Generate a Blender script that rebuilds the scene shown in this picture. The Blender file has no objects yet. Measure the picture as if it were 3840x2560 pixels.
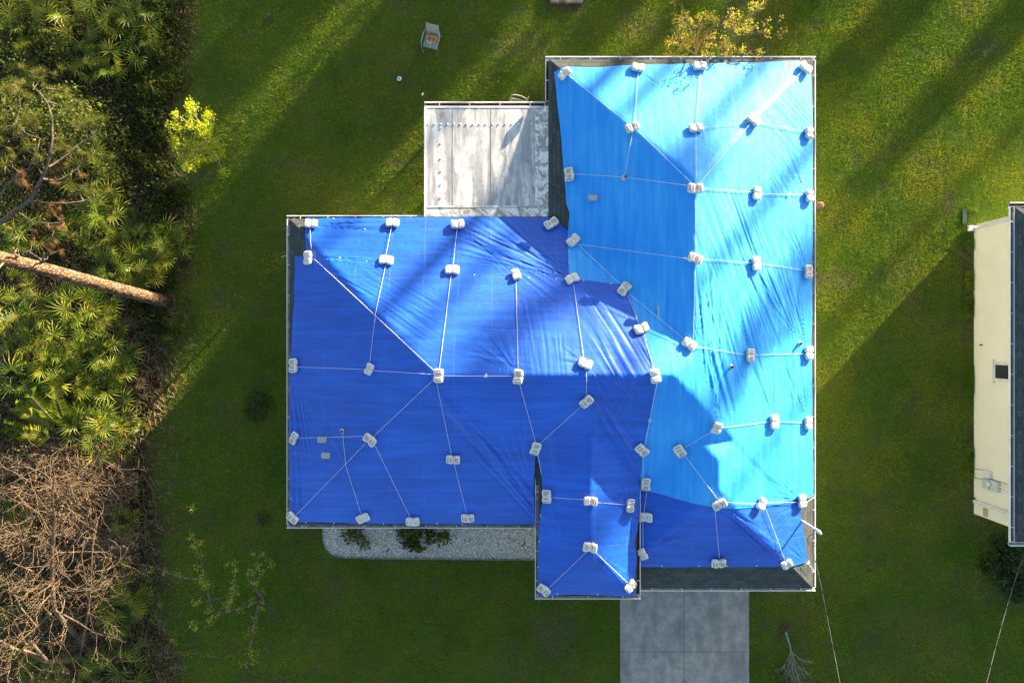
import bpy, math, random
import numpy as np
from mathutils import Vector, Matrix
rng = np.random.default_rng(7); random.seed(7)
scene = bpy.context.scene; COL = scene.collection
# ---------------------------------------------------------------- camera
H = 26.0
cam = bpy.data.cameras.new('camera'); cam_o = bpy.data.objects.new('camera', cam); COL.objects.link(cam_o)
cam.sensor_width = 36; cam.lens = 36/2/(19.2/H); cam_o.location = (0, 0, H)
cam.clip_start = 0.5; cam.clip_end = 3000
scene.camera = cam_o
# ---------------------------------------------------------------- light
SUN_EL = math.radians(8.0); EU = Vector((.68, .733)).normalized(); EV = Vector((EU.y, -EU.x))
TAN = math.tan(SUN_EL)
world = bpy.data.worlds.new('World'); scene.world = world; world.use_nodes = True
wn = world.node_tree; sky = wn.nodes.new('ShaderNodeTexSky'); sky.sky_type = 'NISHITA'; sky.sun_disc = False
sky.sun_elevation = SUN_EL; sky.sun_rotation = math.atan2(EU.x, EU.y)
wn.links.new(sky.outputs[0], wn.nodes['Background'].inputs[0]); wn.nodes['Background'].inputs[1].default_value = 0.07
sl = bpy.data.lights.new('sun', 'SUN'); sl.energy = 5.0; sl.angle = math.radians(0.5); sl.color = (1.0, .80, .56)
so = bpy.data.objects.new('sun', sl); COL.objects.link(so); so.location = (20, 20, 30)
S = Vector((EU.x*math.cos(SUN_EL), EU.y*math.cos(SUN_EL), math.sin(SUN_EL)))
so.rotation_euler = S.to_track_quat('Z', 'Y').to_euler()
scene.view_settings.view_transform = 'Standard'; scene.view_settings.look = 'None'
scene.view_settings.exposure = 2.6; scene.view_settings.gamma = 1
scene.render.engine = 'CYCLES'; scene.cycles.use_denoising = True; scene.cycles.denoising_prefilter = 'ACCURATE'; scene.cycles.use_light_tree = False
scene.cycles.sample_clamp_indirect = 3; scene.cycles.max_bounces = 6; scene.cycles.diffuse_bounces = 3; scene.cycles.transparent_max_bounces = 4
# ---------------------------------------------------------------- helpers
def P(px, py, z=0.0):
    s = (H-z)/H/100
    return ((px-1920)*s, (1280-py)*s, z)
def tag(o, label=None, cat=None, group=None, kind=None):
    for k, v in (('label', label), ('category', cat), ('group', group), ('kind', kind)):
        if v: o[k] = v
    return o
def empty(name, loc=(0, 0, 0)):
    o = bpy.data.objects.new(name, None); COL.objects.link(o); o.location = loc; o.empty_display_size = .3
    return o
def mesh_data(name, V, Fs, m, smooth=False):
    me = bpy.data.meshes.new(name); V = np.asarray(V, np.float32).reshape(-1, 3)
    if not isinstance(Fs, list) or isinstance(Fs[0], tuple): Fs = [Fs]
    Fs = [np.asarray(f, np.int32) for f in Fs if len(f)]
    loops = np.concatenate([f.ravel() for f in Fs]); tot = np.concatenate([np.full(len(f), f.shape[1], np.int32) for f in Fs])
    st = np.concatenate([[0], np.cumsum(tot)[:-1]]).astype(np.int32)
    me.vertices.add(len(V)); me.vertices.foreach_set('co', V.ravel())
    me.loops.add(len(loops)); me.loops.foreach_set('vertex_index', loops)
    me.polygons.add(len(tot)); me.polygons.foreach_set('loop_start', st); me.polygons.foreach_set('loop_total', tot)
    me.polygons.foreach_set('use_smooth', np.full(len(tot), smooth, bool))
    me.update(calc_edges=True); me.validate()
    if m: me.materials.append(m)
    return me
def mk(name, V, Fs, m, parent=None, smooth=False, local=False):
    """world-space geometry -> object with its origin at its own base (local=True keeps the given coordinates)"""
    V = np.asarray(V, float).reshape(-1, 3)
    c = np.zeros(3) if local else np.array([(V[:, 0].min()+V[:, 0].max())/2, (V[:, 1].min()+V[:, 1].max())/2, V[:, 2].min()])
    o = bpy.data.objects.new(name, mesh_data(name, V-c, Fs, m, smooth)); COL.objects.link(o); o.location = c
    if parent:
        o.parent = parent
        if not local: o.matrix_parent_inverse = parent_inv(parent)
    return o
def parent_inv(p): return Matrix.Translation(p.location).inverted()
def inst(o, loc, rot=(0, 0, 0), scale=1, parent=None, name=None):
    c = o.copy(); COL.objects.link(c); c.location = loc; c.rotation_euler = rot; c.scale = (scale,)*3
    if parent: c.parent = parent; c.matrix_parent_inverse = parent_inv(parent)
    return c
def copy_tree(o, parent=None):
    c = o.copy(); COL.objects.link(c); c.parent = parent
    for ch in list(o.children): copy_tree(ch, c)
    return c
class MB:
    """collects boxes, prisms and tubes"""
    def __init__(s): s.V = []; s.F4 = []; s.F3 = []; s.n = 0
    def add(s, V, F):
        V = np.asarray(V, float).reshape(-1, 3); F = np.asarray(F)
        (s.F4 if F.shape[1] == 4 else s.F3).append(F+s.n); s.V.append(V); s.n += len(V); return s
    def box(s, x0, x1, y0, y1, z0, z1):
        V = [(x, y, z) for z in (z0, z1) for y in (y0, y1) for x in (x0, x1)]
        return s.add(V, [(0, 2, 3, 1), (4, 5, 7, 6), (0, 1, 5, 4), (2, 6, 7, 3), (0, 4, 6, 2), (1, 3, 7, 5)])
    def bar(s, a, b, w, h, up=(0, 0, 1)):
        a = Vector(a); b = Vector(b); d = (b-a).normalized(); u = Vector(up); sd = d.cross(u)
        if sd.length < 1e-3: sd = d.cross(Vector((1, 0, 0)))
        sd.normalize(); u = sd.cross(d).normalized(); V = []
        for p in (a, b):
            for i, j in ((-1, -1), (1, -1), (1, 1), (-1, 1)): V.append(tuple(p+sd*(w/2*i)+u*(h/2*j)))
        return s.add(V, [(0, 1, 2, 3), (7, 6, 5, 4), (0, 4, 5, 1), (1, 5, 6, 2), (2, 6, 7, 3), (3, 7, 4, 0)])
    def tube(s, pts, rad, sides=8, caps=True):
        pts = np.asarray(pts, float); n = len(pts); rad = np.broadcast_to(np.asarray(rad, float), (n,))
        t = np.gradient(pts, axis=0); t /= np.linalg.norm(t, axis=1)[:, None]+1e-9
        ref = np.array([0, 0, 1.]) if abs(t[:, 2]).mean() < .8 else np.array([1., 0, 0])
        a = np.cross(t, ref); a /= np.linalg.norm(a, axis=1)[:, None]+1e-9; b = np.cross(t, a)
        th = np.linspace(0, 2*math.pi, sides, endpoint=False)
        V = pts[:, None]+rad[:, None, None]*(a[:, None]*np.cos(th)[None, :, None]+b[:, None]*np.sin(th)[None, :, None])
        i = np.arange(n-1)[:, None]*sides; j = np.arange(sides)[None]; k = (j+1) % sides
        F = np.stack([i+j, i+k, i+sides+k, i+sides+j], -1).reshape(-1, 4)
        b0 = s.n; s.add(V.reshape(-1, 3), F)
        if caps:
            for ring, c in ((0, pts[0]), (n-1, pts[-1])):
                q = s.n; s.V.append(np.array([c])); s.n += 1
                s.F3.append(np.array([(q, b0+ring*sides+x, b0+ring*sides+(x+1) % sides) for x in range(sides)]))
        return s
    def build(s, name, m, parent=None, smooth=False, local=False):
        F = []
        if s.F4: F.append(np.concatenate(s.F4))
        if s.F3: F.append(np.concatenate(s.F3))
        return mk(name, np.concatenate(s.V), F, m, parent, smooth, local)
# ---- value noise
def _h(ix, iy, seed):
    n = (ix.astype(np.int64)*374761393+iy.astype(np.int64)*668265263+seed*974634777) & 0xffffffff
    n = ((n ^ (n >> 13))*1274126177) & 0xffffffff
    return ((n ^ (n >> 16)) & 0xffff)/65535.0
def vn(x, y, seed=0):
    x = np.asarray(x, float); y = np.asarray(y, float)
    ix = np.floor(x); iy = np.floor(y); fx = x-ix; fy = y-iy; ix = ix.astype(np.int64); iy = iy.astype(np.int64)
    fx = fx*fx*(3-2*fx); fy = fy*fy*(3-2*fy)
    a = _h(ix, iy, seed); b = _h(ix+1, iy, seed); c = _h(ix, iy+1, seed); d = _h(ix+1, iy+1, seed)
    return (a*(1-fx)+b*fx)*(1-fy)+(c*(1-fx)+d*fx)*fy
def fbm(x, y, seed=0, o=4):
    r = 0; a = .5
    for k in range(o): r = r+a*vn(x*2**k, y*2**k, seed+k); a *= .5
    return r/(1-.5**o)
def sstep(a, b, x):
    t = np.clip((x-a)/(b-a), 0, 1); return t*t*(3-2*t)
def inpoly(x, y, poly):
    r = np.zeros(np.shape(x), bool); n = len(poly); j = n-1
    for i in range(n):
        xi, yi = poly[i][:2]; xj, yj = poly[j][:2]
        if yi != yj: r ^= ((yi > y) != (yj > y)) & (x < (xj-xi)*(y-yi)/(yj-yi)+xi)
        j = i
    return r
# ---- materials
class NB:
    def __init__(s, name):
        s.m = bpy.data.materials.new(name); s.m.use_nodes = True; s.t = s.m.node_tree; s.b = s.t.nodes['Principled BSDF']
        s.out = s.t.nodes['Material Output']; s._p = None
    def N(s, ty, **k):
        n = s.t.nodes.new('ShaderNode'+ty)
        for a, v in k.items(): setattr(n, a, v)
        return n
    def L(s, a, b): s.t.links.new(a, b)
    def val(s, sock, v):
        if isinstance(v, bpy.types.NodeSocket): s.L(v, sock)
        elif isinstance(v, (tuple, list)) and len(v) == 3 and sock.type == 'RGBA': sock.default_value = (*v, 1)
        else: sock.default_value = v
    def pos(s, obj=False):
        if obj: return s.N('TexCoord').outputs['Object']
        if not s._p: s._p = s.N('NewGeometry').outputs['Position']
        return s._p
    def scl(s, v, sc, loc=(0, 0, 0), rot=(0, 0, 0)):
        n = s.N('Mapping'); s.L(v, n.inputs[0]); n.inputs['Scale'].default_value = sc; n.inputs['Location'].default_value = loc; n.inputs['Rotation'].default_value = rot
        return n.outputs[0]
    def noise(s, v, scale, det=3, rough=.55, dist=0):
        n = s.N('TexNoise'); s.L(v, n.inputs['Vector']); n.inputs['Scale'].default_value = scale; n.inputs['Detail'].default_value = det
        n.inputs['Roughness'].default_value = rough; n.inputs['Distortion'].default_value = dist; return n.outputs[0]
    def voro(s, v, scale, out='Distance', feat='F1'):
        n = s.N('TexVoronoi', feature=feat); s.L(v, n.inputs['Vector']); n.inputs['Scale'].default_value = scale; return n.outputs[out]
    def ramp(s, v, stops, interp='LINEAR'):
        n = s.N('ValToRGB'); s.L(v, n.inputs[0]); e = n.color_ramp; e.interpolation = interp
        while len(e.elements) < len(stops): e.elements.new(.5)
        for el, (p, c) in zip(e.elements, stops):
            el.position = p; el.color = (*c, 1) if isinstance(c, (tuple, list)) else (c, c, c, 1)
        return n.outputs[0]
    def mix(s, f, a, b, mode='MIX'):
        n = s.N('MixRGB', blend_type=mode); s.val(n.inputs[0], f); s.val(n.inputs[1], a); s.val(n.inputs[2], b); return n.outputs[0]
    def math(s, op, a, b=0.0, c=0.0):
        n = s.N('Math', operation=op); s.val(n.inputs[0], a); s.val(n.inputs[1], b); s.val(n.inputs[2], c); return n.outputs[0]
    def sep(s, v):
        n = s.N('SeparateXYZ'); s.L(v, n.inputs[0]); return n.outputs
    def comb(s, x, y, z=0.0):
        n = s.N('CombineXYZ'); s.val(n.inputs[0], x); s.val(n.inputs[1], y); s.val(n.inputs[2], z); return n.outputs[0]
    def bump(s, h, st=.3, d=.01):
        n = s.N('Bump'); s.L(h, n.inputs['Height']); n.inputs['Strength'].default_value = st; n.inputs['Distance'].default_value = d
        s.L(n.outputs[0], s.b.inputs['Normal']); return s
    def set(s, col=None, rough=None, spec=None, metal=None, **k):
        if col is not None: s.val(s.b.inputs['Base Color'], col)
        if rough is not None: s.val(s.b.inputs['Roughness'], rough)
        if spec is not None: s.val(s.b.inputs['Specular IOR Level'], spec)
        if metal is not None: s.val(s.b.inputs['Metallic'], metal)
        for a, v in k.items(): s.val(s.b.inputs[a.replace('_', ' ')], v)
        return s
    def translucent(s, col, fac):
        t = s.N('BsdfTranslucent'); s.val(t.inputs[0], col); mx = s.N('MixShader'); mx.inputs[0].default_value = fac
        s.L(s.b.outputs[0], mx.inputs[1]); s.L(t.outputs[0], mx.inputs[2]); s.L(mx.outputs[0], s.out.inputs[0]); return s
def simple(name, c1, c2=None, scale=4, rough=.6, spec=.4, metal=0, bump=0, bscale=40):
    n = NB(name); p = n.pos(True)
    c = n.mix(n.ramp(n.noise(p, scale), [(.35, 0), (.65, 1)]), c1, c2 or tuple(x*.8 for x in c1))
    n.set(c, rough, spec, metal)
    if bump: n.bump(n.noise(p, bscale), bump)
    return n.m
def leafmat(name, stops, scale=1.2, tr=.35, rough=.5):
    n = NB(name); p = n.pos(); geo = n.N('NewGeometry')
    f = n.math('ADD', n.math('MULTIPLY', n.noise(p, scale, 2), .7), n.math('MULTIPLY', geo.outputs['Random Per Island'], .3))
    c = n.ramp(f, stops); n.set(c, rough, .3); n.translucent(n.mix(.5, c, (.5, .6, .1), 'MULTIPLY') if False else c, tr); return n.m
# ---------------------------------------------------------------- materials
def m_ground():
    n = NB('lawn_soil'); p = n.pos(); a = n.N('Attribute', attribute_name='wood').outputs['Fac']; b = n.N('Attribute', attribute_name='bare').outputs['Fac']
    g = n.ramp(n.noise(p, .35, 4, .6), [(.25, (.075, .15, .022)), (.5, (.12, .17, .024)), (.75, (.18, .15, .04))])
    g = n.mix(n.math('MULTIPLY', n.ramp(n.noise(p, 22, 3, .7), [(.3, 0), (.7, 1)]), .55), g, (.03, .05, .01))
    d = n.ramp(n.noise(p, 3, 5, .65), [(.3, (.030, .020, .012)), (.55, (.075, .052, .034)), (.75, (.13, .10, .075))])
    n.set(n.mix(b, g, n.mix(n.ramp(n.noise(p, 9, 4, .7), [(.4, 0), (.6, 1)]), d, (.10, .09, .05))), .95, .1)
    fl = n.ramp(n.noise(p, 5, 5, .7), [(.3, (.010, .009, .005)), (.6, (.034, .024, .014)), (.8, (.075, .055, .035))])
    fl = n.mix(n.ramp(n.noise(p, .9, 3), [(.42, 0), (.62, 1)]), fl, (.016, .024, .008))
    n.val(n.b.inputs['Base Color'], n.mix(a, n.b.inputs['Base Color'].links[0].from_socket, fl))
    n.bump(n.noise(p, 30, 4, .7), .8, .03); return n.m
def m_concrete():
    n = NB('driveway_concrete'); p = n.pos()
    c = n.ramp(n.noise(p, 2.3, 7, .74, .1), [(.32, (.235, .222, .20)), (.5, (.34, .325, .295)), (.72, (.48, .46, .42))])
    c = n.mix(n.math('MULTIPLY', n.ramp(n.noise(n.scl(p, (1, .25, 1)), 2.1, 4), [(.45, 0), (.6, 1)]), .45), c, (.13, .14, .15))
    c = n.mix(n.math('MULTIPLY', n.ramp(n.noise(p, 60, 2), [(.3, 0), (.75, 1)]), .25), c, (.34, .33, .31))
    cr_ = n.ramp(n.voro(n.mix(.12, p, n.N('TexNoise').outputs[1]), .42, 'Distance', 'DISTANCE_TO_EDGE'), [(.0, 1), (.006, 0)])
    c = n.mix(n.math('MULTIPLY', cr_, .12), c, (.05, .05, .05)); st = n.ramp(n.noise(n.scl(p, (1, 1, 1), (4, 2, 0)), 3.5, 3, .6), [(.66, 0), (.74, 1)]); c = n.mix(n.math('MULTIPLY', st, .5), c, (.06, .065, .07))
    n.set(c, .85, .25).bump(n.noise(p, 45, 4, .7), .25, .01); return n.m
def m_shingle():
    n = NB('asphalt_shingle'); p = n.pos(); x, y, z = n.sep(p)[:3]; nn = n.sep(n.N('NewGeometry').outputs['Normal'])
    f = n.math('GREATER_THAN', n.math('ABSOLUTE', nn[0]), n.math('ABSOLUTE', nn[1]))
    uv = n.mix(f, n.comb(x, y), n.comb(y, x))
    br = n.N('TexBrick'); n.L(uv, br.inputs['Vector']); br.offset = .5
    for k, v in (('Scale', 1), ('Mortar Size', .006), ('Mortar Smooth', .2), ('Bias', 0), ('Brick Width', .22), ('Row Height', .135)): br.inputs[k].default_value = v
    br.inputs['Color1'].default_value = (.035, .050, .056, 1); br.inputs['Color2'].default_value = (.075, .09, .092, 1); br.inputs['Mortar'].default_value = (.012, .015, .018, 1)
    c = n.mix(n.math('MULTIPLY', n.noise(p, 70, 2), .25), br.outputs[0], (.16, .16, .14), 'MIX')
    c = n.mix(n.math('MULTIPLY', n.ramp(n.noise(p, 1.2, 4), [(.55, 0), (.78, 1)]), .35), c, (.15, .16, .16))
    n.set(c, .9, .2).bump(n.math('ADD', n.math('MULTIPLY', br.outputs['Fac'], -.8), n.math('MULTIPLY', n.noise(p, 60), .4)), .6, .01); return n.m
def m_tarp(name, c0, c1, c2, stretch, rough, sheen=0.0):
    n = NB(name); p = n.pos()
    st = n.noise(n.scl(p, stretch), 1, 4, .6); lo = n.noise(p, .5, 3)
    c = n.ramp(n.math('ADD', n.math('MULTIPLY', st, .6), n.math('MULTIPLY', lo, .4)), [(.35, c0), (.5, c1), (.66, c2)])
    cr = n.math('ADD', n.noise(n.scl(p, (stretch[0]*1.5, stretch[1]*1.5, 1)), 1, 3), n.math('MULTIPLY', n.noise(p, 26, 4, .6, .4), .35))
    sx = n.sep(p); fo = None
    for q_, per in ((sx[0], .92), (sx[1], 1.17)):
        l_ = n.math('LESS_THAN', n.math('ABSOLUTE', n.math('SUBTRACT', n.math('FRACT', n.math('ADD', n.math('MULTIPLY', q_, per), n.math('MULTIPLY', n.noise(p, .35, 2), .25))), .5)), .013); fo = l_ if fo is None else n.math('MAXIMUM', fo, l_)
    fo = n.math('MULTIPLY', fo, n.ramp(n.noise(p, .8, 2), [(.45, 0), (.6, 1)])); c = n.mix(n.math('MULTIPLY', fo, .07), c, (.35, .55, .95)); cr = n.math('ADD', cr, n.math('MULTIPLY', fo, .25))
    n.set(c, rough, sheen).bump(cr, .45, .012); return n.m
def m_flat():
    n = NB('weathered_white_metal'); p = n.pos(); x, y, z = n.sep(p)[:3]
    s1 = n.ramp(n.noise(n.scl(p, (2.9, .34, 1), (0, 0, 0), (0, 0, .05)), 1, 5, .62, .5), [(.44, 0), (.60, 1)])
    s2 = n.ramp(n.noise(n.scl(p, (2.2, 1.1, 1), (3, 0, 0)), 1, 6, .7, .4), [(.45, 0), (.62, 1)])
    bl = n.ramp(n.noise(n.scl(p, (1, .6, 1), (7, 1, 0)), 4.5, 6, .75, .5), [(.50, 0), (.60, 1)]); c = n.mix(n.math('MULTIPLY', s1, .8), (.74, .74, .72), (.26, .27, .30)); c = n.mix(n.math('MULTIPLY', bl, .42), c, (.14, .14, .15)); c = n.mix(n.math('MULTIPLY', s2, .5), c, (.34, .35, .37))
    edge = n.math('ADD', n.math('GREATER_THAN', x, .78), n.math('LESS_THAN', y, 4.55))
    edge = n.math('MINIMUM', edge, 1)
    sp = n.ramp(n.noise(p, 3.2, 6, .72, .8), [(.47, 0), (.53, 1)])
    c = n.mix(n.math('MULTIPLY', edge, n.math('MULTIPLY', sp, .8)), n.mix(edge, c, (.85, .84, .8)), (.25, .22, .19))
    c = n.mix(n.math('MULTIPLY', n.ramp(n.noise(p, 40, 3, .8), [(.62, 0), (.7, 1)]), .5), c, (.3, .28, .25))
    n.set(c, .55, .4).bump(n.noise(p, 20, 3), .15, .01); return n.m
def m_bag():
    n = NB('printed_cement_bag'); p = n.pos(True); x, y, z = n.sep(p)[:3]; nz = n.sep(n.N('NewGeometry').outputs['Normal'])[2]
    hi = n.noise(n.scl(p, (1, 1, 1)), 55, 2, .7); letters = n.ramp(hi, [(.43, 0), (.50, 1)])
    def bar(cx, w, h, cy=0.0):
        a = n.math('LESS_THAN', n.math('ABSOLUTE', n.math('SUBTRACT', x, cx)), w*1.25); b = n.math('LESS_THAN', n.math('ABSOLUTE', n.math('SUBTRACT', y, cy)), h)
        return n.math('MULTIPLY', a, b)
    rnd = n.N('ObjectInfo').outputs['Random']
    base = n.mix(n.ramp(n.noise(p, 9, 3), [(.35, 0), (.7, 1)]), (.80, .79, .74), (.66, .65, .61))
    green = (.05, .16, .09); red = (.42, .07, .07)
    c = n.mix(n.math('MULTIPLY', n.math('ADD', bar(.165, .02, .10), bar(-.175, .018, .10)), n.math('MULTIPLY', letters, 1.0)), base, green)
    c = n.mix(n.math('MULTIPLY', n.math('ADD', bar(.085, .022, .09), bar(-.075, .024, .09)), n.math('MULTIPLY', letters, 1.0)), c, red)
    c = n.mix(n.math('MULTIPLY', n.math('ADD', bar(.02, .02, .05), bar(.125, .008, .08)), n.math('MULTIPLY', letters, .95)), c, (.2, .33, .24))
    side = n.math('LESS_THAN', nz, .35)
    sb = n.math('MULTIPLY', n.math('MULTIPLY', side, n.math('LESS_THAN', n.math('ABSOLUTE', n.math('SUBTRACT', z, .075)), .025)), letters)
    c = n.mix(n.math('MULTIPLY', sb, .6), c, green)
    c = n.mix(n.math('MULTIPLY', n.math('LESS_THAN', rnd, .25), .55), c, base)
    di = n.ramp(n.noise(n.N('VectorMath', operation='ADD').outputs[0] if False else p, 6, 5, .7), [(.48, 0), (.62, 1)]); c = n.mix(n.math('MULTIPLY', di, n.math('MULTIPLY', rnd, .55)), c, (.42, .36, .27))
    n.set(c, .55, .35).bump(n.noise(p, 22, 4, .6), .5, .01); return n.m
MAT = dict(
    ground=m_ground(), concrete=m_concrete(), shingle=m_shingle(), flat=m_flat(), bag=m_bag(),
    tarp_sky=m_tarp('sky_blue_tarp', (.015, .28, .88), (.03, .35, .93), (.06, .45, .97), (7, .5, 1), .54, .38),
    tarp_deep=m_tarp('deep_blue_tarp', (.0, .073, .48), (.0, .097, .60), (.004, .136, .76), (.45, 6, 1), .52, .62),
    white=simple('white_metal', (.80, .80, .78), (.70, .70, .69), 3, .35, .5), trough=simple('gutter_inside', (.42, .43, .45), (.20, .14, .10), 3.5, .6, .3),
    debris=simple('gutter_debris', (.05, .03, .02), (.09, .05, .03), 9, .9, .1, bump=.5),
    stucco=simple('cream_stucco', (.82, .79, .66), (.78, .75, .62), 1.2, .85, .2), rope=simple('white_rope', (.85, .84, .80), None, 30, .7, .3),
    trim=simple('white_trim', (.75, .76, .76), None, 5, .4, .4), glass=simple('window_glass', (.03, .035, .04), (.05, .05, .06), 2, .08, .8),
    greybox=simple('grey_enamel', (.52, .57, .56), (.47, .52, .52), 4, .45, .4), seam=simple('seam_sealant', (.33, .27, .22), (.6, .58, .55), 5, .7, .2),
    pole=simple('galvanised_steel', (.55, .57, .58), (.42, .44, .45), 6, .4, .5, .4), black=simple('black_rubber', (.015, .015, .017), None, 5, .45, .5),
    cable=simple('cable_aluminium', (.16, .17, .18), (.05, .05, .05), 1.1, .5, .5, .2), wood=simple('brown_wood', (.16, .09, .05), None, 5, .8, .2),
    dark=simple('dark_gap', (.02, .02, .02), None, 5, .8, .1))
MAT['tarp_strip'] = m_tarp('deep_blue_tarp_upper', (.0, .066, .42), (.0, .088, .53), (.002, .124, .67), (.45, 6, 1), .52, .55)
# ---------------------------------------------------------------- roof shape
ZE = 2.7; PT = .4
MAIN = (-7.57, 10.2, -6.27, 4.23, ZE); NORTH = (1.12, 10.2, -6.27, 9.57, ZE); SOUTH = (2.77, 10.2, -8.38, 0.0, ZE); PORCH = (.75, 4.19, -8.39, 0.0, 3.4)
def hipf(X, Y, r, k=0):
    a = [X-r[0], r[1]-X, Y-r[2], r[3]-Y]
    m = a[0]
    for b in a[1:]:
        if k: h = np.clip(.5+.5*(b-m)/k, 0, 1); m = b*(1-h)+m*h-k*h*(1-h)
        else: m = np.minimum(m, b)
    return r[4]+PT*m
def smax(a, b, k):
    h = np.clip(.5+.5*(a-b)/k, 0, 1); return b*(1-h)+a*h+k*h*(1-h)
def roofz(X, Y, k=0, porch=False):
    X = np.asarray(X, float); Y = np.asarray(Y, float)
    z = hipf(X, Y, MAIN, k*2.5)
    for r in (NORTH, SOUTH):
        q = hipf(X, Y, r, k*2.5); z = smax(z, q, k) if k else np.maximum(z, q)
    if porch:
        q = np.where((X > PORCH[0]-.03) & (X < PORCH[1]+.03) & (Y < -1), hipf(X, Y, PORCH, k*2.5), -9); z = np.maximum(z, q)
    return z
def R(px, py, porch=False, dz=0.0):
    z = 3.0
    for _ in range(12):
        x, y, _z = P(px, py, z); z = float(roofz(x, y, 0, porch))+dz
    return (x, y, z)
# ---------------------------------------------------------------- the house
HO = empty('house', (1.3, .6, 0)); tag(HO, 'single storey house whose hip roof is covered with blue tarps', 'house')
def roof_mesh():
    st = .05; e = .12
    xs = np.arange(-7.60, 10.25, st); ys = np.arange(-8.40, 9.60, st)
    xs = np.unique(np.round(np.concatenate([xs, [-7.57+e, 10.2-e, 1.12+e, 2.77+e]]), 3)); ys = np.unique(np.round(np.concatenate([ys, [4.23-e, 9.57-e, -6.27+e, -8.38+e]]), 3))
    X, Y = np.meshgrid(xs, ys); Z = roofz(X, Y)
    cx = (X[:-1, :-1]+X[1:, 1:])/2; cy = (Y[:-1, :-1]+Y[1:, 1:])/2
    def inr(r): return (cx > r[0]+e) & (cx < r[1]-e) & (cy > r[2]+e) & (cy < r[3]-e)
    keep = inr(MAIN) | inr((NORTH[0], NORTH[1], 0, NORTH[3])) | inr((SOUTH[0], SOUTH[1], SOUTH[2], 0))
    idx = np.arange(X.size).reshape(X.shape); a = idx[:-1, :-1]; b = idx[:-1, 1:]; c = idx[1:, 1:]; d = idx[1:, :-1]
    zc = roofz(cx, cy); e1 = np.abs(zc-(Z[:-1, :-1]+Z[1:, 1:])/2); e2 = np.abs(zc-(Z[:-1, 1:]+Z[1:, :-1])/2)
    use1 = keep & (e1 <= e2); use2 = keep & (e1 > e2)
    F = np.concatenate([np.stack([a[use1], b[use1], c[use1]], 1), np.stack([a[use1], c[use1], d[use1]], 1), np.stack([a[use2], b[use2], d[use2]], 1), np.stack([b[use2], c[use2], d[use2]], 1)])
    used = np.unique(F); re = np.zeros(X.size, int); re[used] = np.arange(len(used))
    V = np.stack([X.ravel(), Y.ravel(), Z.ravel()], 1)[used]
    return mk('roof', V, re[F], MAT['shingle'], HO)
roof_mesh()
def outline_prism(mb, pts, z0, z1, t):
    n = len(pts)
    for i in range(n):
        a = Vector((*pts[i], 0)); b = Vector((*pts[(i+1) % n], 0)); d = (b-a).normalized(); nr = Vector((d.y, -d.x, 0)) 
        o = nr*t; V = [(p.x, p.y, z) for z in (z0, z1) for p in (a, b, b-o, a-o)]
        mb.add(V, [(0, 1, 2, 3), (7, 6, 5, 4), (0, 4, 5, 1), (1, 5, 6, 2), (2, 6, 7, 3), (3, 7, 4, 0)])
w = MB(); outline_prism(w, [(-7.0, 3.66), (1.69, 3.66), (1.69, 9.0), (9.63, 9.0), (9.63, -7.81), (3.34, -7.81), (3.34, -5.7), (-7.0, -5.7)], 0, 2.72, -.2)
w.build('wall', MAT['stucco'], HO)
w = MB()
for (x0, x1, y0, y1) in ((-7.45, 1.24, 3.66, 4.11), (1.24, 1.69, 3.66, 9.45), (1.69, 9.63, 9.0, 9.45), (9.63, 10.08, -8.26, 9.45), (3.34, 9.63, -8.26, -7.81), (2.9, 3.34, -8.26, -6.15), (-7.45, 2.9, -6.15, -5.7), (-7.45, -7.0, -5.7, 3.66)): w.box(x0, x1, y0, y1, 2.66, 2.68)
w.build('soffit', MAT['trim'], HO)
# ridge/hip cap shingles
w = MB()
for a, b in (((1.3, 9.4), (5.66, 5.03)), ((10.02, 9.4), (5.66, 5.03)), ((5.66, 5.03), (5.66, -.3)), ((-7.4, 4.06), (-2.32, -1.02)), ((-7.4, -6.1), (-2.32, -1.02)), ((-2.32, -1.02), (4.9, -1.02)), ((10.02, -8.2), (6.485, -4.665)), ((6.485, -4.665), (6.485, -3.3))):
    for s in (-1, 1):
        d = (Vector(b)-Vector(a)).normalized(); q = Vector((d.y, -d.x))*.13*s
        p = [(a[0], a[1]), (b[0], b[1]), (b[0]+q.x, b[1]+q.y), (a[0]+q.x, a[1]+q.y)]
        V = [(x, y, float(roofz(x, y))+.012) for x, y in p]; V += [(x, y, z-.01) for x, y, z in V]
        w.add(V, [(0, 1, 2, 3), (7, 6, 5, 4), (1, 5, 6, 2), (2, 6, 7, 3), (3, 7, 4, 0)])
w.build('ridge_cap', MAT['shingle'], HO)
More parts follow.
